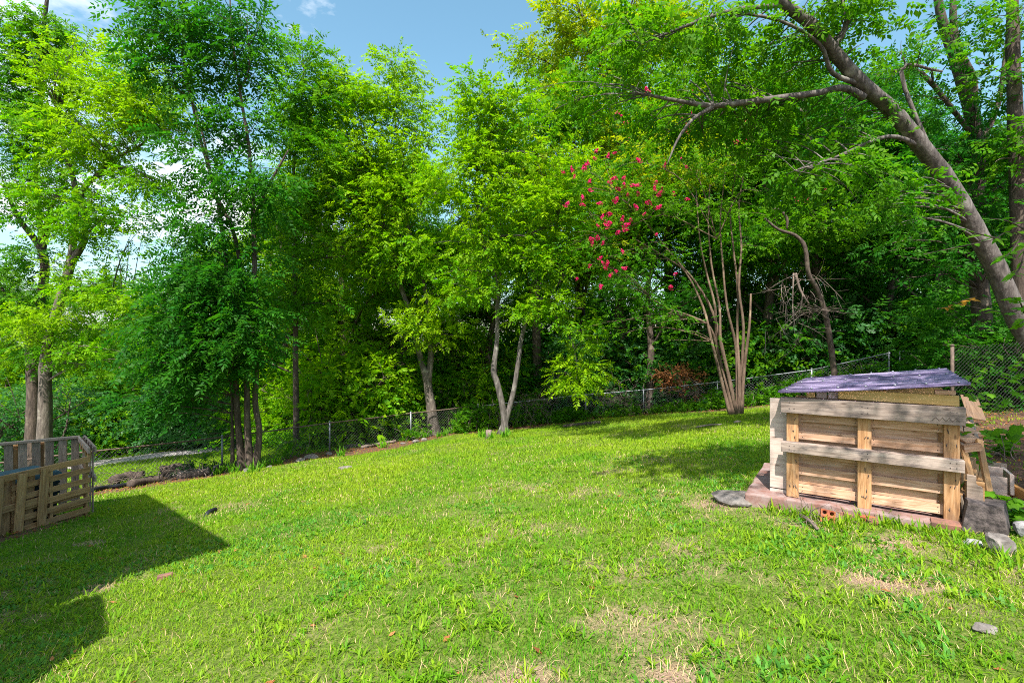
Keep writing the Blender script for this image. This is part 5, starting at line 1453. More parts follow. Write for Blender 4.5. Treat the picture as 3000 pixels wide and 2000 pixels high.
# pieces of lumber right of the shed
def wp(px_, py_, Y_): return P(px_, py_, Y_)
LG = 'lumber offcuts heaped beside the shed'
nb = empty('notched_block', wp(2856, 1483, 4.15), 'grey notched stringer offcut standing on the charred block', 'wood offcut', LG, R(-43))
bm = bmesh.new()
prof = [(-.05, 0), (.052, 0), (.052, .155), (.042, .172), (.021, .176), (.010, .19), (.008, .258), (-.05, .262)]
f_ = bm.faces.new([bm.verts.new((x_, 0, z_)) for x_, z_ in prof])
e_ = bmesh.ops.extrude_face_region(bm, geom=[f_])
bmesh.ops.translate(bm, vec=(0, .038, 0), verts=[v for v in e_['geom'] if isinstance(v, bmesh.types.BMVert)])
bmesh.ops.recalc_face_normals(bm, faces=bm.faces)
me = bpy.data.meshes.new('notched_board'); bm.to_mesh(me); bm.free()
link('notched_board', me, WOOD['weathered'], nb)
board('core_board', nb, (.0, .07, .10), (.125, .06, .20), WOOD['pallet'])
# leaning pallet: two strips with cross boards running back
lp = empty('leaning_pallet', wp(2860, 1480, 4.35), 'small pallet frame leaning beside the right side of the shed', 'pallet', LG)
lo = Vector(lp.location)
def lspan(nm_, a_, b2, w2, t2_, mt, up=(0, 0, 1)): return span(nm_, lp, Vector(a_) - lo, Vector(b2) - lo, w2, t2_, mt, up)
lspan('strip', wp(2821, 1308, 4.55), wp(2848, 1412, 4.35), .025, .055, WOOD['pallet'], (0, -1, .3))
lspan('strip', wp(2868, 1288, 4.6), wp(2905, 1478, 4.25), .028, .055, WOOD['pallet'], (0, -1, .3))
lspan('cross_board', wp(2820, 1314, 4.52), wp(2872, 1308, 4.50), .07, .04, WOOD['pine'])
for k_, (ya, yb) in enumerate(((1285, 4.7), (1262, 4.95), (1243, 5.2), (1230, 5.45))):
    lspan('cross_board', wp(2812 + 2 * k_, ya + 2, yb), wp(2866 - 7 * k_, ya, yb - .02), .14, .02, WOOD['pine'], (0, .96, .25))
lspan('side_rail', wp(2868, 1310, 4.55), wp(2842, 1228, 5.5), .07, .03, WOOD['weathered'])
lspan('side_rail', wp(2820, 1315, 4.6), wp(2808, 1228, 5.5), .07, .03, WOOD['weathered'])
# heap of cut blocks behind the notched one
heap = (((2806, 1400, 4.5), (2850, 1352, 4.9), .10, .05), ((2842, 1425, 4.5), (2860, 1370, 4.95), .09, .04), ((2865, 1440, 4.55), (2878, 1385, 5.0), .08, .04), ((2818, 1465, 4.4), (2838, 1420, 4.9), .10, .05), ((2880, 1470, 4.5), (2888, 1400, 5.0), .09, .045), ((2850, 1480, 4.55), (2862, 1440, 5.0), .10, .05))
HL = ('topmost pine offcut in the heap behind the notched block', 'dark pine offcut under the leaning pallet cross boards', 'short offcut between the leaning pallet strips', 'low offcut against the shed corner post', 'low offcut touching the right strip of the leaning pallet', 'lowest offcut right behind the notched block')
for (a_, b2, w2, t2_), lab in zip(heap, HL):
    a_, b2 = Vector(wp(*a_)), Vector(wp(*b2))
    o_ = span('offcut', None, a_, b2, w2, t2_, WOOD['pallet'], (0, 0, 1)); tag(o_, lab, 'wood offcut', LG)
# trough
tc_ = wp(2920, 1452, 4.85)
tr = empty('wooden_trough', tc_, 'pale open ended wooden trough lying on the ground right of the heap', 'trough', LG, R(-38))
board('end_board', tr, (.0, -.0, .10), (.15, .02, .19), WOOD['ply'])
board('side_board', tr, (.105, .25, .12), (.56, .03, .20), WOOD['ply'], (0, R(3), R(90)))
board('side_board', tr, (-.09, .25, .07), (.56, .022, .10), WOOD['weathered'], (0, 0, R(90)))
board('bottom_board', tr, (.0, .25, .015), (.56, .18, .02), WOOD['weathered'], (0, 0, R(90)))
board('back_board', tr, (.02, .52, .17), (.24, .022, .14), WOOD['weathered'])
board('divider', tr, (-.01, .16, .20), (.15, .02, .12), WOOD['ply'])
op = span('orange_plank', None, wp(2962, 1440, 4.9) + Vector((0, 0, .02)), wp(3075, 1500, 4.55), .14, .04, WOOD['orange'], (0, -.6, 1))
tag(op, 'orange toned plank lying beyond the trough at the right edge', 'plank')
ws = span('white_strip', None, wp(2972, 1474, 4.66), wp(3060, 1492, 4.5), .03, .012, WHITE, (0, -.4, 1)); tag(ws, 'white painted strip of wood in front of the orange plank', 'wood strip')
lb = span('leaning_board', None, wp(2862, 1228, 8.3), wp(2838, 1160, 8.85), .24, .02, WOOD['old'], (.98, .1, .18)); tag(lb, 'brown board leaning against the taller fence behind the shed', 'board')
cbk = link('concrete_block', rough_block('concrete_block', (.55, .3, .3), CONC, 9, 4, .01, .01)); cbk.location = P(2722, 1078, 14.0) ; tag(cbk, 'grey concrete block behind the right end of the shed roof', 'block')
cbk.location.z = P(2722, 1075, 14).z
ped = link('block_pier', rough_block('block_pier', (.5, .28, 1.0), CONC, 19, 4, .01, .01)); ped.location = (cbk.location.x, cbk.location.y, cbk.location.z - .65)
ped.scale.z = max(.3, (cbk.location.z - .15 - float(g(cbk.location.x, cbk.location.y))) / 1.0 + .05)
ped.location.z = float(g(cbk.location.x, cbk.location.y)) + ped.scale.z * .5 - .05; tag(ped, 'concrete pier carrying the grey block behind the shed roof', 'pier')

# bricks along the slab
bh = empty('holed_brick', GP(2424, 1533), 'red clay brick with four round holes standing on end by the slab', 'brick', None, R(-28))
bm = bmesh.new()
V_, nh = [], 12
bw, bhh, bd = .10, .105, .06
me = None
mbk = MB()
# front plate with four holes: grid of cells, each a square with a round hole, and tunnels behind
for ci, cx_ in enumerate((-.025, .025)):
    for cz_ in (.027, .077):
        hw, hz = .025, .025
        if True:
            sqr, circ, back = [], [], []
            for q_ in range(16):
                a_ = q_ / 16 * 2 * math.pi; ca_, sa_ = math.cos(a_), math.sin(a_); mxx = max(abs(ca_), abs(sa_))
                sqr.append((cx_ + hw * ca_ / mxx, 0, cz_ + hz * sa_ / mxx)); circ.append((cx_ + .015 * ca_, 0, cz_ + .015 * sa_)); back.append((cx_ + .015 * ca_, bd, cz_ + .015 * sa_))
            V_ = np.array(sqr + circ + back)
            qs = []
            for q_ in range(16):
                k_ = (q_ + 1) % 16
                qs += [(q_, k_, 16 + k_, 16 + q_), (16 + q_, 16 + k_, 32 + k_, 32 + q_)]
            mbk.add(V_, None, qs)
mbk.add(np.array([(-.05, 0, .002), (.05, 0, .002), (.05, 0, .102), (-.05, 0, .102), (-.05, bd, .002), (.05, bd, .002), (.05, bd, .102), (-.05, bd, .102)]), None, [[0, 4, 5, 1], [1, 5, 6, 2], [2, 6, 7, 3], [3, 7, 4, 0], [4, 7, 6, 5]])
bko = link('brick_body', mbk.mesh('brick_body'), BRICK, bh)
bko.rotation_euler = (R(-14), R(6), 0); bko.scale = (1.15, 1.15, 1.15)
for px_, py_, sz, mt, rz_, lab in ((2352, 1492, (.17, .09, .075), BRICK, -35, 'broken orange red brick leaning on the slab left of the holed brick'), (2538, 1524, (.12, .08, .06), BRICK, -20, 'orange brick piece right of the holed brick'), (2275, 1490, (.2, .09, .06), BRICKD, -33, 'worn dull brick at the left foot of the slab'), (2462, 1512, (.2, .08, .07), BRICKD, -35, 'dull brown brick behind the holed brick'), (2560, 1535, (.1, .07, .05), BRICKD, -10, 'small dark brick piece in the grass right of the holed brick'), (484, 1693, (.125, .055, .045), BRICKD, 28, 'reddish brick half sunk in the sunny grass near the house shadow'), (2780, 1552, (.24, .1, .08), BRICKD, -38, 'rounded old brick under the right corner post of the shed')):
    o_ = link('brick', rough_block('brick', sz, mt, int(px_), 2, .006, .006), None, None, GP(px_, py_) + Vector((0, 0, sz[2] * .35)), (R(random.uniform(-10, 10)), R(random.uniform(-8, 8)), R(rz_)))
    tag(o_, lab, 'brick')
oc = link('clay_chip', rough_block('clay_chip', (.04, .03, .03), BRICK, 44, 1, .004, .004), None, None, wp(2887, 1484, 4.02)); tag(oc, 'small orange clay chip on top of the charred block', 'clay chip')

# ------------------------------------------------------------------ plants by the lumber: large lobed leaves, each its own part
def lobed_leaf(s_=1.0):
    out = [(0, 0), (.30, -.05), (.62, .10), (.42, .30), (.55, .55), (.26, .58), (0, 1.0), (-.26, .58), (-.55, .55), (-.42, .30), (-.62, .10), (-.30, -.05)]
    V_ = [(0, .35, .06)] + [(x_, y_, -.22 * abs(x_) - .10 * max(0, y_ - .5)) for x_, y_ in out]
    T_ = [(0, i_ + 1, (i_ + 1) % 12 + 1) for i_ in range(12)]
    return np.array(V_) * s_, T_
def oval_leaf(s_=1.0):
    out = [(0, 0), (.17, .2), (.23, .45), (.14, .75), (0, 1.0), (-.14, .75), (-.23, .45), (-.17, .2)]
    V_ = [(0, .45, -.05)] + [(x_, y_, .12 * abs(x_) - .12 * y_ * y_) for x_, y_ in out]
    T_ = [(0, i_ + 1, (i_ + 1) % 8 + 1) for i_ in range(8)]
    return np.array(V_) * s_, T_
LM = {}
for nm_, fn_ in (('lobed', lobed_leaf), ('oval', oval_leaf)):
    for mt in ('near', 'mid', 'orange'):
        for q_ in range(3):
            V_, T_ = fn_()
            c_ = np.repeat(np.array([[random.uniform(.1, .9), random.uniform(.3, .75), 0]]), len(V_), 0)
            me_ = mesh_np('leaf', V_, np.array(T_), None, c_, False); me_.materials.append(LEAF[mt]); LM[nm_, mt, q_] = me_
def plant(label, base, paths, leaves_at, shape, mt, size, cat='vine', name='vine', mat='brown', stem_r=.005, face=None):
    """paths: list of point lists (world); leaves: n along every path"""
    base = Vector(base); root = empty(name, base, label, cat)
    sm_ = MB()
    for pts_ in paths:
        q_ = catmull([np.array(p_) for p_ in pts_], 5)
        sm_.tube(q_, np.linspace(stem_r, stem_r * .4, len(q_)), 5, False)
        for j_ in range(leaves_at):
            t_ = (j_ + random.uniform(.3, .9)) / leaves_at
            i_ = min(len(q_) - 2, int(t_ * (len(q_) - 1)))
            p_ = Vector(q_[i_]); tg_ = Vector(q_[i_ + 1] - q_[i_]).normalized()
            sd_ = tg_.cross(Vector((0, 0, 1))); sd_ = sd_.normalized() if sd_.length > .1 else Vector((1, 0, 0))
            d_ = (tg_ * .45 + sd_ * (1 if j_ % 2 else -1) * .8 + Vector((random.gauss(0, .3), random.gauss(0, .3), random.uniform(-.5, .1)))).normalized()
            nn_ = (Vector((0, -.45, 1)) + Vector((random.gauss(0, .35), random.gauss(0, .35), 0)))
            if face: nn_ += Vector(face)
            nn_ = (nn_ - d_ * nn_.dot(d_)).normalized(); xx = d_.cross(nn_)
            M_ = Matrix((xx, d_, nn_)).transposed()
            o_ = link('leaf', LM[shape, mt, random.randint(0, 2)], None, root, p_ - base, M_.to_euler())
            s2 = size * random.uniform(.7, 1.2); o_.scale = (s2, s2, s2)
    link('stem', sm_.mesh('stem', False, True, base), BARK[mat], root)
    return root
plant('climbing vine with green leaves hanging over the right end of the shed roof', wp(2900, 1235, 5.2), [[wp(2900, 1180, 5.2), wp(2870, 1150, 5.0), wp(2840, 1135, 4.8), wp(2822, 1105, 4.6)], [wp(2840, 1150, 4.8), wp(2850, 1162, 4.75), wp(2858, 1172, 4.7)], [wp(2825, 1160, 4.7), wp(2818, 1125, 4.55), wp(2830, 1100, 4.6)]], 6, 'lobed', 'near', .06)
plant('long trailing ivy runner crossing in front of the taller fence', wp(2990, 1060, 6.2), [[wp(3010, 1040, 6.2), wp(2960, 1085, 6.3), wp(2920, 1130, 6.4), wp(2880, 1190, 6.5)], [wp(3010, 1120, 6.0), wp(2960, 1165, 6.1), wp(2920, 1195, 6.2), wp(2870, 1188, 6.3)], [wp(3005, 1090, 6.0), wp(2985, 1100, 6.0), wp(2960, 1120, 6.0)], [wp(2930, 1040, 6.6), wp(2890, 1080, 6.6), wp(2860, 1110, 6.5), wp(2850, 1130, 6.4)]], 11, 'lobed', 'near', .085)
plant('lobed leaf ivy growing up between shed and trough', wp(2880, 1400, 5.3), [[wp(2890, 1400, 5.3), wp(2870, 1340, 5.2), wp(2882, 1285, 5.2), wp(2895, 1262, 5.1)], [wp(2860, 1380, 5.2), wp(2835, 1345, 5.0), wp(2850, 1330, 5.0)], [wp(2830, 1290, 4.8), wp(2822, 1250, 4.7), wp(2828, 1220, 4.7)], [wp(2895, 1350, 5.3), wp(2885, 1320, 5.2), wp(2900, 1290, 5.2)]], 6, 'lobed', 'near', .11)
plant('dark lobed leaf plant in the shade under the taller fence', wp(2935, 1330, 6.3), [[wp(2935, 1335, 6.3), wp(2925, 1290, 6.2), wp(2905, 1255, 6.1)], [wp(2935, 1335, 6.3), wp(2945, 1280, 6.2), wp(2960, 1250, 6.1)], [wp(2940, 1330, 6.3), wp(2955, 1310, 6.2), wp(2965, 1290, 6.0)]], 7, 'lobed', 'mid', .17, 'plant', 'leafy_plant')
plant('bright lobed leaf plant in front of the orange plank', wp(2935, 1500, 4.3), [[wp(2940, 1500, 4.3), wp(2925, 1460, 4.25), wp(2912, 1440, 4.2)], [wp(2945, 1500, 4.3), wp(2950, 1470, 4.2), wp(2975, 1455, 4.2)], [wp(2950, 1505, 4.3), wp(2970, 1490, 4.25), wp(3000, 1490, 4.2)], [wp(2960, 1520, 4.2), wp(2985, 1520, 4.15), wp(3005, 1530, 4.1)], [wp(2940, 1510, 4.3), wp(2925, 1490, 4.2), wp(2910, 1480, 4.2)]], 6, 'lobed', 'near', .115, 'plant', 'leafy_plant')
plant('low weeds with oval leaves right of the charred block', wp(2970, 1560, 4.1), [[wp(2955, 1560, 4.1), wp(2960, 1545, 4.05), wp(2985, 1540, 4.0)], [wp(2960, 1575, 4.05), wp(2980, 1560, 4.0), wp(3005, 1560, 3.95)], [wp(2950, 1590, 3.9), wp(2965, 1580, 3.9), wp(2985, 1590, 3.85)]], 7, 'oval', 'near', .08, 'plant', 'leafy_plant')
# sapling just outside the view whose bough reaches in at the right
sb = Vector((4.75, 3.75, float(g(4.75, 3.75))))
Pn = lambda a_, c_, Y_: P(a_, c_, Y_)
plant('sapling bough with bright green leaves reaching in from the right', sb, [
    [sb, sb + Vector((.05, 0, 1.2)), sb + Vector((-.1, -.02, 1.75)), Pn(3000, 690, 3.9), Pn(2900, 705, 3.85), Pn(2800, 725, 3.8), Pn(2705, 745, 3.75)],
    [Pn(2930, 700, 3.87), Pn(2850, 680, 3.8), Pn(2760, 650, 3.75)], [Pn(3030, 690, 3.9), Pn(2960, 650, 3.85), Pn(2900, 640, 3.8)], [Pn(3000, 690, 3.9), Pn(2960, 740, 3.85), Pn(2930, 760, 3.8)],
    [Pn(3010, 700, 3.9), Pn(2990, 780, 3.85), Pn(2960, 820, 3.8)]], 12, 'oval', 'near', .095, 'sapling', 'sapling', 'brown', .008)
plant('lower bough with yellowing lobed leaves below the bright sapling bough', sb + Vector((.15, .2, 0)), [
    [sb + Vector((.15, .2, 0)), sb + Vector((.2, .2, 1.0)), Pn(3040, 920, 4.3), Pn(2960, 915, 4.25), Pn(2880, 905, 4.2), Pn(2790, 885, 4.15)],
    [Pn(3000, 915, 4.3), Pn(2985, 880, 4.2), Pn(2955, 870, 4.15)], [Pn(3020, 925, 4.3), Pn(3000, 940, 4.2), Pn(2985, 950, 4.15)]], 8, 'lobed', 'near', .085, 'sapling', 'sapling', 'brown', .007)
ol = plant('two orange turned leaves sprays at the tip of the lower bough', Pn(2800, 890, 4.1), [[Pn(2800, 890, 4.12), Pn(2820, 880, 4.1), Pn(2862, 868, 4.08)], [Pn(2745, 905, 4.1), Pn(2770, 900, 4.08), Pn(2785, 895, 4.06)]], 5, 'oval', 'orange', .085, 'leaves', 'orange_sprig', 'brown', .004)

# weeds at the feet of trees and slab
def tufts(label, pts_, h_, n_, leaf='grass', name='weed_tuft', group=None, wd2=.012):
    mb_ = MB()
    c_ = np.array([[p_.x, p_.y] for p_ in pts_])
    pp_ = np.repeat(c_, n_, 0) + RNG.normal(0, .06, (len(c_) * n_, 2))
    add_blades(mb_, pp_, RNG.uniform(.5, 1.2, len(pp_)) * h_, RNG.uniform(.6, 1.3, len(pp_)) * wd2, .3, 1.3, RNG.uniform(0, 1, len(pp_)), True)
    tag(link(name, mb_.mesh(name, True), LEAF[leaf]), label, 'weeds', None, 'stuff')
tufts('grass tufts growing along the foot of the slab', [GP(a_, c_) for a_, c_ in ((2255, 1500), (2300, 1512), (2330, 1520), (2370, 1525), (2395, 1520), (2450, 1545), (2500, 1540), (2520, 1530), (2590, 1545), (2650, 1555), (2700, 1565), (2740, 1570), (2340, 1500), (2610, 1535), (2800, 1575), (2480, 1550))], .13, 26)
tufts('grass and weeds round the rocks beside the charred block', [GP(a_, c_) for a_, c_ in ((2810, 1590), (2840, 1612), (2880, 1630), (2900, 1640), (2950, 1640), (2985, 1625), (2800, 1610), (2770, 1590), (2860, 1660), (2930, 1665), (2990, 1660), (2820, 1640))], .11, 22)
tufts('leafy weeds at the foot of the twin trunk', [GP(a_, c_) for a_, c_ in ((1425, 1282), (1440, 1286), (1478, 1280), (1488, 1276), (1410, 1280))], .3, 26, 'near', 'weed_tuft', None, .03)
tufts('weeds at the foot of the forked trunk', [GP(a_, c_) for a_, c_ in ((1285, 1280), (1300, 1278), (1245, 1282))], .28, 24, 'near', 'weed_tuft', None, .03)
tufts('weeds and seedlings round the slim stems', [GP(a_, c_) for a_, c_ in ((770, 1370), (790, 1365), (810, 1362), (690, 1384), (740, 1384), (660, 1385), (640, 1390), (1120, 1312), (1000, 1338))], .35, 26, 'near', 'weed_tuft', None, .03)

# ------------------------------------------------------------------ pallet bin at the left
BC = GP(262, 1510)                     # front right corner
dirn = Vector((-.42, -.907, 0)).normalized()        # along the front, toward the camera
inn = Vector((-.907, .42, 0)).normalized()          # into the bin
def bpt(u, v, h): 
    q_ = BC + dirn * u + inn * v
    return Vector((q_.x, q_.y, BC.z + h - 0.14 * u * 0.0))
slope_u = -.055
def bp_(u, v, h): 
    q_ = bpt(u, v, h); q_.z += slope_u * u; return q_
def pallet(label, org):
    return empty('pallet', org, label, 'pallet', 'pallets making up the compost bin')
# right front pallet with horizontal slats
p1 = pallet('front pallet of the bin with horizontal slats, nearest the fence', BC); o1 = Vector(p1.location)
def s1(nm_, a_, b2, w2, t2_, mt=None, up=(0, 0, 1), par=None, og=None):
    return span(nm_, par or p1, a_ - (og or o1), b2 - (og or o1), w2, t2_, mt or WOOD['pallet'], up)
for h_, w2, in ((.965, .10), (.79, .09), (.61, .09), (.455, .095), (.385, .07), (.285, .095), (.205, .06), (.115, .095), (.035, .08)):
    off = 0 if h_ not in (.385, .205, .035) else .07
    s1('slat', bp_(-.01, off, h_), bp_(.98, off, h_ + random.uniform(-.01, .01)), w2, .018)
for u_ in (.03, .5, .95):
    s1('stringer', bp_(u_, .045, .02), bp_(u_, .045, 1.0), .04, .075, None, tuple(dirn))
# near front pallet with vertical boards, leaning a little
org2 = bp_(.56, -.05, 0); p2 = pallet('front pallet of the bin with upright boards, nearest the house', org2); o2 = Vector(p2.location)
for h_ in (.965, .50, .06):
    s1('rail', bp_(.55, -.02, h_), bp_(1.75, -.02, h_), .10, .035, None, (0, 0, 1), p2, o2)
for u_ in (.60, .87, 1.13, 1.38, 1.62):
    s1('upright_board', bp_(u_ + .06, -.05, -.02), bp_(u_, -.05, .985), .115, .018, None, tuple(dirn), p2, o2)
for u_ in (.73, 1.0, 1.25):
    s1('back_board', bp_(u_ + .04, .06, -.02), bp_(u_, .06, .96), .10, .018, None, tuple(dirn), p2, o2)
# back pallet, taller
BKa, BKb = P(234, 1279, 9.25), P(-60, 1306, 8.45)
org3 = Vector(((BKa.x + BKb.x) / 2, (BKa.y + BKb.y) / 2, float(g((BKa.x + BKb.x) / 2, (BKa.y + BKb.y) / 2))))
p3 = pallet('grey weathered back pallet of the bin with a thin top rail', org3)
dk = (BKb - BKa).normalized(); nk = Vector((dk.y, -dk.x, 0)).normalized()
s1('top_rail', BKa, BKb, .045, .09, WOOD['weathered'], (0, 0, 1), p3, org3)
s1('bottom_rail', BKa + Vector((0, 0, -1.15)), BKb + Vector((0, 0, -1.15)), .09, .04, WOOD['weathered'], (0, 0, 1), p3, org3)
LB = (BKb - BKa).length
for k_, t_ in enumerate(np.linspace(.05, 1.0, 8)):
    q_ = BKa + dk * (t_ * LB)
    s1('upright_board', q_ + Vector((0, 0, -.02)), q_ + Vector((0, 0, -1.25)), .115, .018, WOOD['weathered'], tuple(dk), p3, org3)
for k_, t_ in enumerate(np.linspace(.18, .9, 4)):
    q_ = BKa + dk * (t_ * LB) + nk * .1
    s1('rear_board', q_ + Vector((0, 0, -.05)), q_ + Vector((0, 0, -1.25)), .10, .018, WOOD['pallet'], tuple(dk), p3, org3)
# side pallet closing the far end
sa, sb_ = bp_(-.03, .03, 1.10), BKa + Vector((.0, .0, -.03))
org4 = Vector((sa.x, sa.y, float(g(sa.x, sa.y)))); p4 = pallet('side pallet of the bin seen edge on at the fence end', org4)
dsd = (sb_ - sa).normalized()
for w_ in (0, .09):
    of = dirn * (w_ - .07)
    s1('rail', sa + of, sb_ + of, .10, .03, WOOD['weathered'], (0, 0, 1), p4, org4)
    s1('rail', sa + of - Vector((0, 0, .5)), sb_ + of - Vector((0, 0, .5)), .10, .03, WOOD['weathered'], (0, 0, 1), p4, org4)
for t_ in (.06, .28, .5, .72, .92):
    q_ = sa + (sb_ - sa) * t_ + dirn * (-.07 + .03)
    s1('upright_board', q_ + Vector((0, 0, .04)), q_ - Vector((0, 0, 1.08)), .10, .018, WOOD['weathered'], tuple(dsd), p4, org4)
    if t_ < .9: s1('block', q_ + dirn * .05 + Vector((0, 0, .0)), q_ + dirn * .05 - Vector((0, 0, .14)), .09, .05, WOOD['pallet'], tuple(dsd), p4, org4)
# dark plastic compost tub inside
tub_c = bp_(1.02, .56, 0); tub = empty('compost_tub', tub_c, 'dark teal plastic compost tub with sloping lid inside the pallet bin', 'tub', None, math.atan2(dirn.y, dirn.x))
def tub_block(nm_, c_, size, mt, bev=.03, taper=.06):
    bm = bmesh.new(); bmesh.ops.create_cube(bm, size=1.0)
    for v in bm.verts:
        k_ = 1 + taper * v.co.z
        v.co = Vector((v.co.x * size[0] * k_, v.co.y * size[1] * k_, v.co.z * size[2]))
    bmesh.ops.bevel(bm, geom=list(bm.edges), offset=bev, segments=3, affect='EDGES', profile=.5)
    me_ = bpy.data.meshes.new(nm_); bm.to_mesh(me_); bm.free()
    return link(nm_, me_, mt, tub, c_)
tub_block('tub_body', (0, 0, .40), (1.35, .75, .80), TEAL)
ld = tub_block('lid', (0, 0, .84), (1.42, .82, .09), TEALL, .03, -.1); ld.rotation_euler = (0, R(1.5), 0)
for k_ in range(7):
    rbm = MB(); rbm.box((0, 0, 0), (1.38, .012, .03)); 
    o_ = link('rib', rbm.mesh('rib'), TEAL, tub, (0, (.385 + .006), .2 + k_ * .085))
ps = MB(); ps.box((0, 0, 0), (.17, .012, .36)); link('panel_patch', ps.mesh('panel_patch'), PALEB, tub, (.38, .395, .62))
yk = MB(); yk.box((0, 0, 0), (.13, .012, .30)); link('sticker', yk.mesh('sticker'), STICK, tub, (-.5, .402, .62))

# ------------------------------------------------------------------ small things along the fence bed and on the lawn
def corrug(label, pts_, r_, name='drain_pipe', ridge=.012):
    q_ = catmull([np.array(p_) for p_ in pts_], 1)
    ln = np.linalg.norm(np.diff(q_, axis=0), axis=1).sum(); k_ = int(ln / .014)
    q_ = catmull([np.array(p_) for p_ in pts_], max(2, k_ // max(1, len(pts_) - 1)))
    mb_ = MB(); rad = r_ + ridge * (np.arange(len(q_)) % 2)
    mb_.tube(q_, rad, 12, True)
    base = Vector(q_[0])
    o_ = link(name, mb_.mesh(name, False, False, base), BLACK, None, base)
    return tag(o_, label, 'drain pipe')
up_ = lambda v_, h_: (v_.x, v_.y, v_.z + h_)
corrug('black corrugated drain pipe lying beside the pallet bin', [up_(GP(262, 1444), .05), up_(GP(300, 1436), .06), up_(GP(345, 1430), .06), up_(GP(386, 1424), .05)], .045)
corrug('short black corrugated pipe end poking out of the lawn', [up_(GP(602, 1512), -.03), up_(GP(610, 1508), .03), up_(GP(622, 1502), .035), up_(GP(632, 1497), .03)], .03, ridge=.008)
corrug('long black corrugated pipe along the fence bed left of the bright post', [up_(GP(985, 1312), .06), up_(GP(1030, 1308), .07), up_(GP(1080, 1303), .07), up_(GP(1130, 1294), .06), up_(GP(1178, 1286), .06)], .07, ridge=.012)
# black weed sheet along the fence
def sheet(label, pts_, hgt, mat, name):
    mb_ = MB(); V_ = []
    k_ = 9
    q_ = catmull([np.array(p_) for p_ in pts_], 4)
    for j_ in range(5):
        for i_, p_ in enumerate(q_):
            V_.append(np.array(p_) + np.array([.03 * math.sin(i_ * 2.1 + j_), .05 * j_ + .03 * math.sin(i_ * 1.3), hgt * j_ / 4 * (1 + .15 * math.sin(i_ * .9))]))
    w_ = len(q_); Q_ = [(j_ * w_ + i_, j_ * w_ + i_ + 1, (j_ + 1) * w_ + i_ + 1, (j_ + 1) * w_ + i_) for j_ in range(4) for i_ in range(w_ - 1)]
    base = Vector(pts_[0])
    o_ = link(name, mesh_np(name, np.array(V_) - np.array(base), None, np.array(Q_), None, True), mat, None, base)
    s_ = o_.modifiers.new('thickness', 'SOLIDIFY'); s_.thickness = .004
    return o_
SHEET = simple_mat('weed_cloth', (.075, .07, .085), .8, nscale=6, col2=(.035, .033, .04))
tag(sheet('a', [GP(614, 1396), GP(650, 1386), GP(700, 1374)], .22, SHEET, 'weed_sheet'), 'dark weed cloth sheet draped against the fence left of the slim stems', 'sheet')
tag(sheet('a', [GP(1000, 1318), GP(1060, 1308), GP(1130, 1298)], .10, SHEET, 'edging_strip'), 'black garden edging strip behind the long pipe', 'edging')
# rotten logs and debris by the fence
def log(label, pts_, r_, mat='brown'):
    mb_ = MB(); q_ = catmull([np.array(p_) for p_ in pts_], 4); mb_.tube(q_, r_ * (1 + .12 * np.sin(np.arange(len(q_)) * 1.7)), 10, True, .07)
    base = Vector(q_[0]); o_ = link('log', mb_.mesh('log', False, True, base), BARK[mat], None, base)
    tag(o_, label, 'log', 'rotten logs along the fence bed')
log('rotten brown log lying right of the drain pipe by the bin', [up_(GP(330, 1418), .1), up_(GP(370, 1408), .12), up_(GP(420, 1402), .1)], .12)
log('broken log end in the debris pile below the fence', [up_(GP(470, 1398), .14), up_(GP(510, 1392), .18), up_(GP(560, 1388), .16)], .15)
log('pale grey root lump in the debris pile left of the weed cloth', [up_(GP(520, 1404), .08), up_(GP(570, 1398), .1), up_(GP(612, 1392), .1)], .11, 'dead')
log('thin log along the bed above the black pipe', [up_(GP(1060, 1314), .05), up_(GP(1110, 1305), .06), up_(GP(1160, 1296), .05)], .05, 'dead')
log('short log resting against the bed edge stone', [up_(GP(380, 1428), .08), up_(GP(430, 1418), .1), up_(GP(475, 1410), .08)], .09)
RNG = np.random.default_rng(12)
twigs(GP(540, 1400) + Vector((0, 0, .15)), (1.6, .4, .25), 50, .7, 'heap of dead twigs and roots in the debris pile', 'twig_heap', 'twigs', 'dead', .2, .009)
twigs(GP(400, 1420) + Vector((0, 0, .1)), (1.2, .3, .2), 30, .6, 'dead twigs by the rotten log next to the bin', 'twig_heap', 'twigs', 'dead', .2, .008)
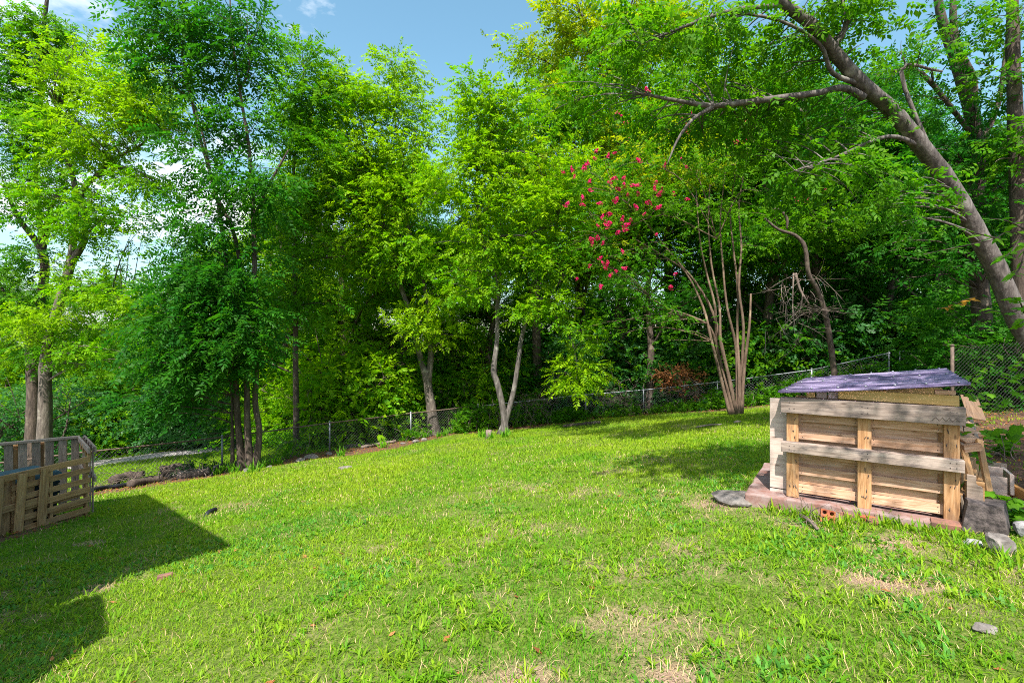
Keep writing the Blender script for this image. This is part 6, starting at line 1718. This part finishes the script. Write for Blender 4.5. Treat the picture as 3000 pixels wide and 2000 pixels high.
twigs(GP(1090, 1300) + Vector((0, 0, .12)), (1.2, .2, .2), 24, .7, 'pale twigs on top of the long black pipe', 'twig_heap', 'twigs', 'dead', .1, .008)
twigs(GP(2380, 1525) + Vector((0, 0, .06)), (.35, .2, .08), 14, .35, 'dry twigs in the grass by the red bricks', 'twig_heap', 'twigs', 'dead', .1, .004)
# stump and dark bark strip
mb_ = MB(); q_ = GP(1432, 1284); mb_.tube(np.array([up_(q_, -.1), up_(q_, .12), up_(q_, .26)]), [.13, .10, .085], 10, True, .08)
tag(link('stump', mb_.mesh('stump', False, True, q_), BARK['dead'], None, q_), 'short broken stump left of the twin trunk base', 'stump')
sk = MB()
for a_, c_, d_, e_ in ((1650, 1252, 1700, 1246), (1700, 1246, 1760, 1240)):
    pa, pb_ = GP(a_, c_), GP(d_, e_); sk.tube(catmull([np.array(up_(pa, .03)), np.array(up_((pa + pb_) / 2, .05)), np.array(up_(pb_, .03))], 4), .06, 8, True, .12)
tag(link('bark_strip', sk.mesh('bark_strip', False, True), BARK['brown']), 'dark strip of rotten bark lying on the lawn right of the twin trunk', 'bark strip')
for a_, c_, d_, e_, r_, lab in ((2040, 1254, 2115, 1246, .022, 'dry stick lying on the shaded lawn left of the crape myrtle'), (2150, 1241, 2170, 1239, .03, 'short stick below the crape myrtle base'), (2345, 1520, 2395, 1560, .012, 'thin grey stick in the grass in front of the slab')):
    mb_ = MB(); pa, pb_ = GP(a_, c_), GP(d_, e_)
    mb_.tube(catmull([np.array(up_(pa, .03)), np.array(up_((pa + pb_) / 2, .05)), np.array(up_(pb_, .03))], 3), r_, 7, True, .08)
    tag(link('stick', mb_.mesh('stick', False, True, pa), BARK['dead'], None, pa), lab, 'stick')
# bare twig rising by the trough
twigs(wp(2950, 1340, 5.2), (.1, .1, .1), 3, .3, 'bare forked twig rising behind the trough', 'bare_twig', 'twig', 'dead', -1.2, .006)
print("TRIS", sum(len(m_.loops) - 2 * len(m_.polygons) for m_ in bpy.data.meshes))
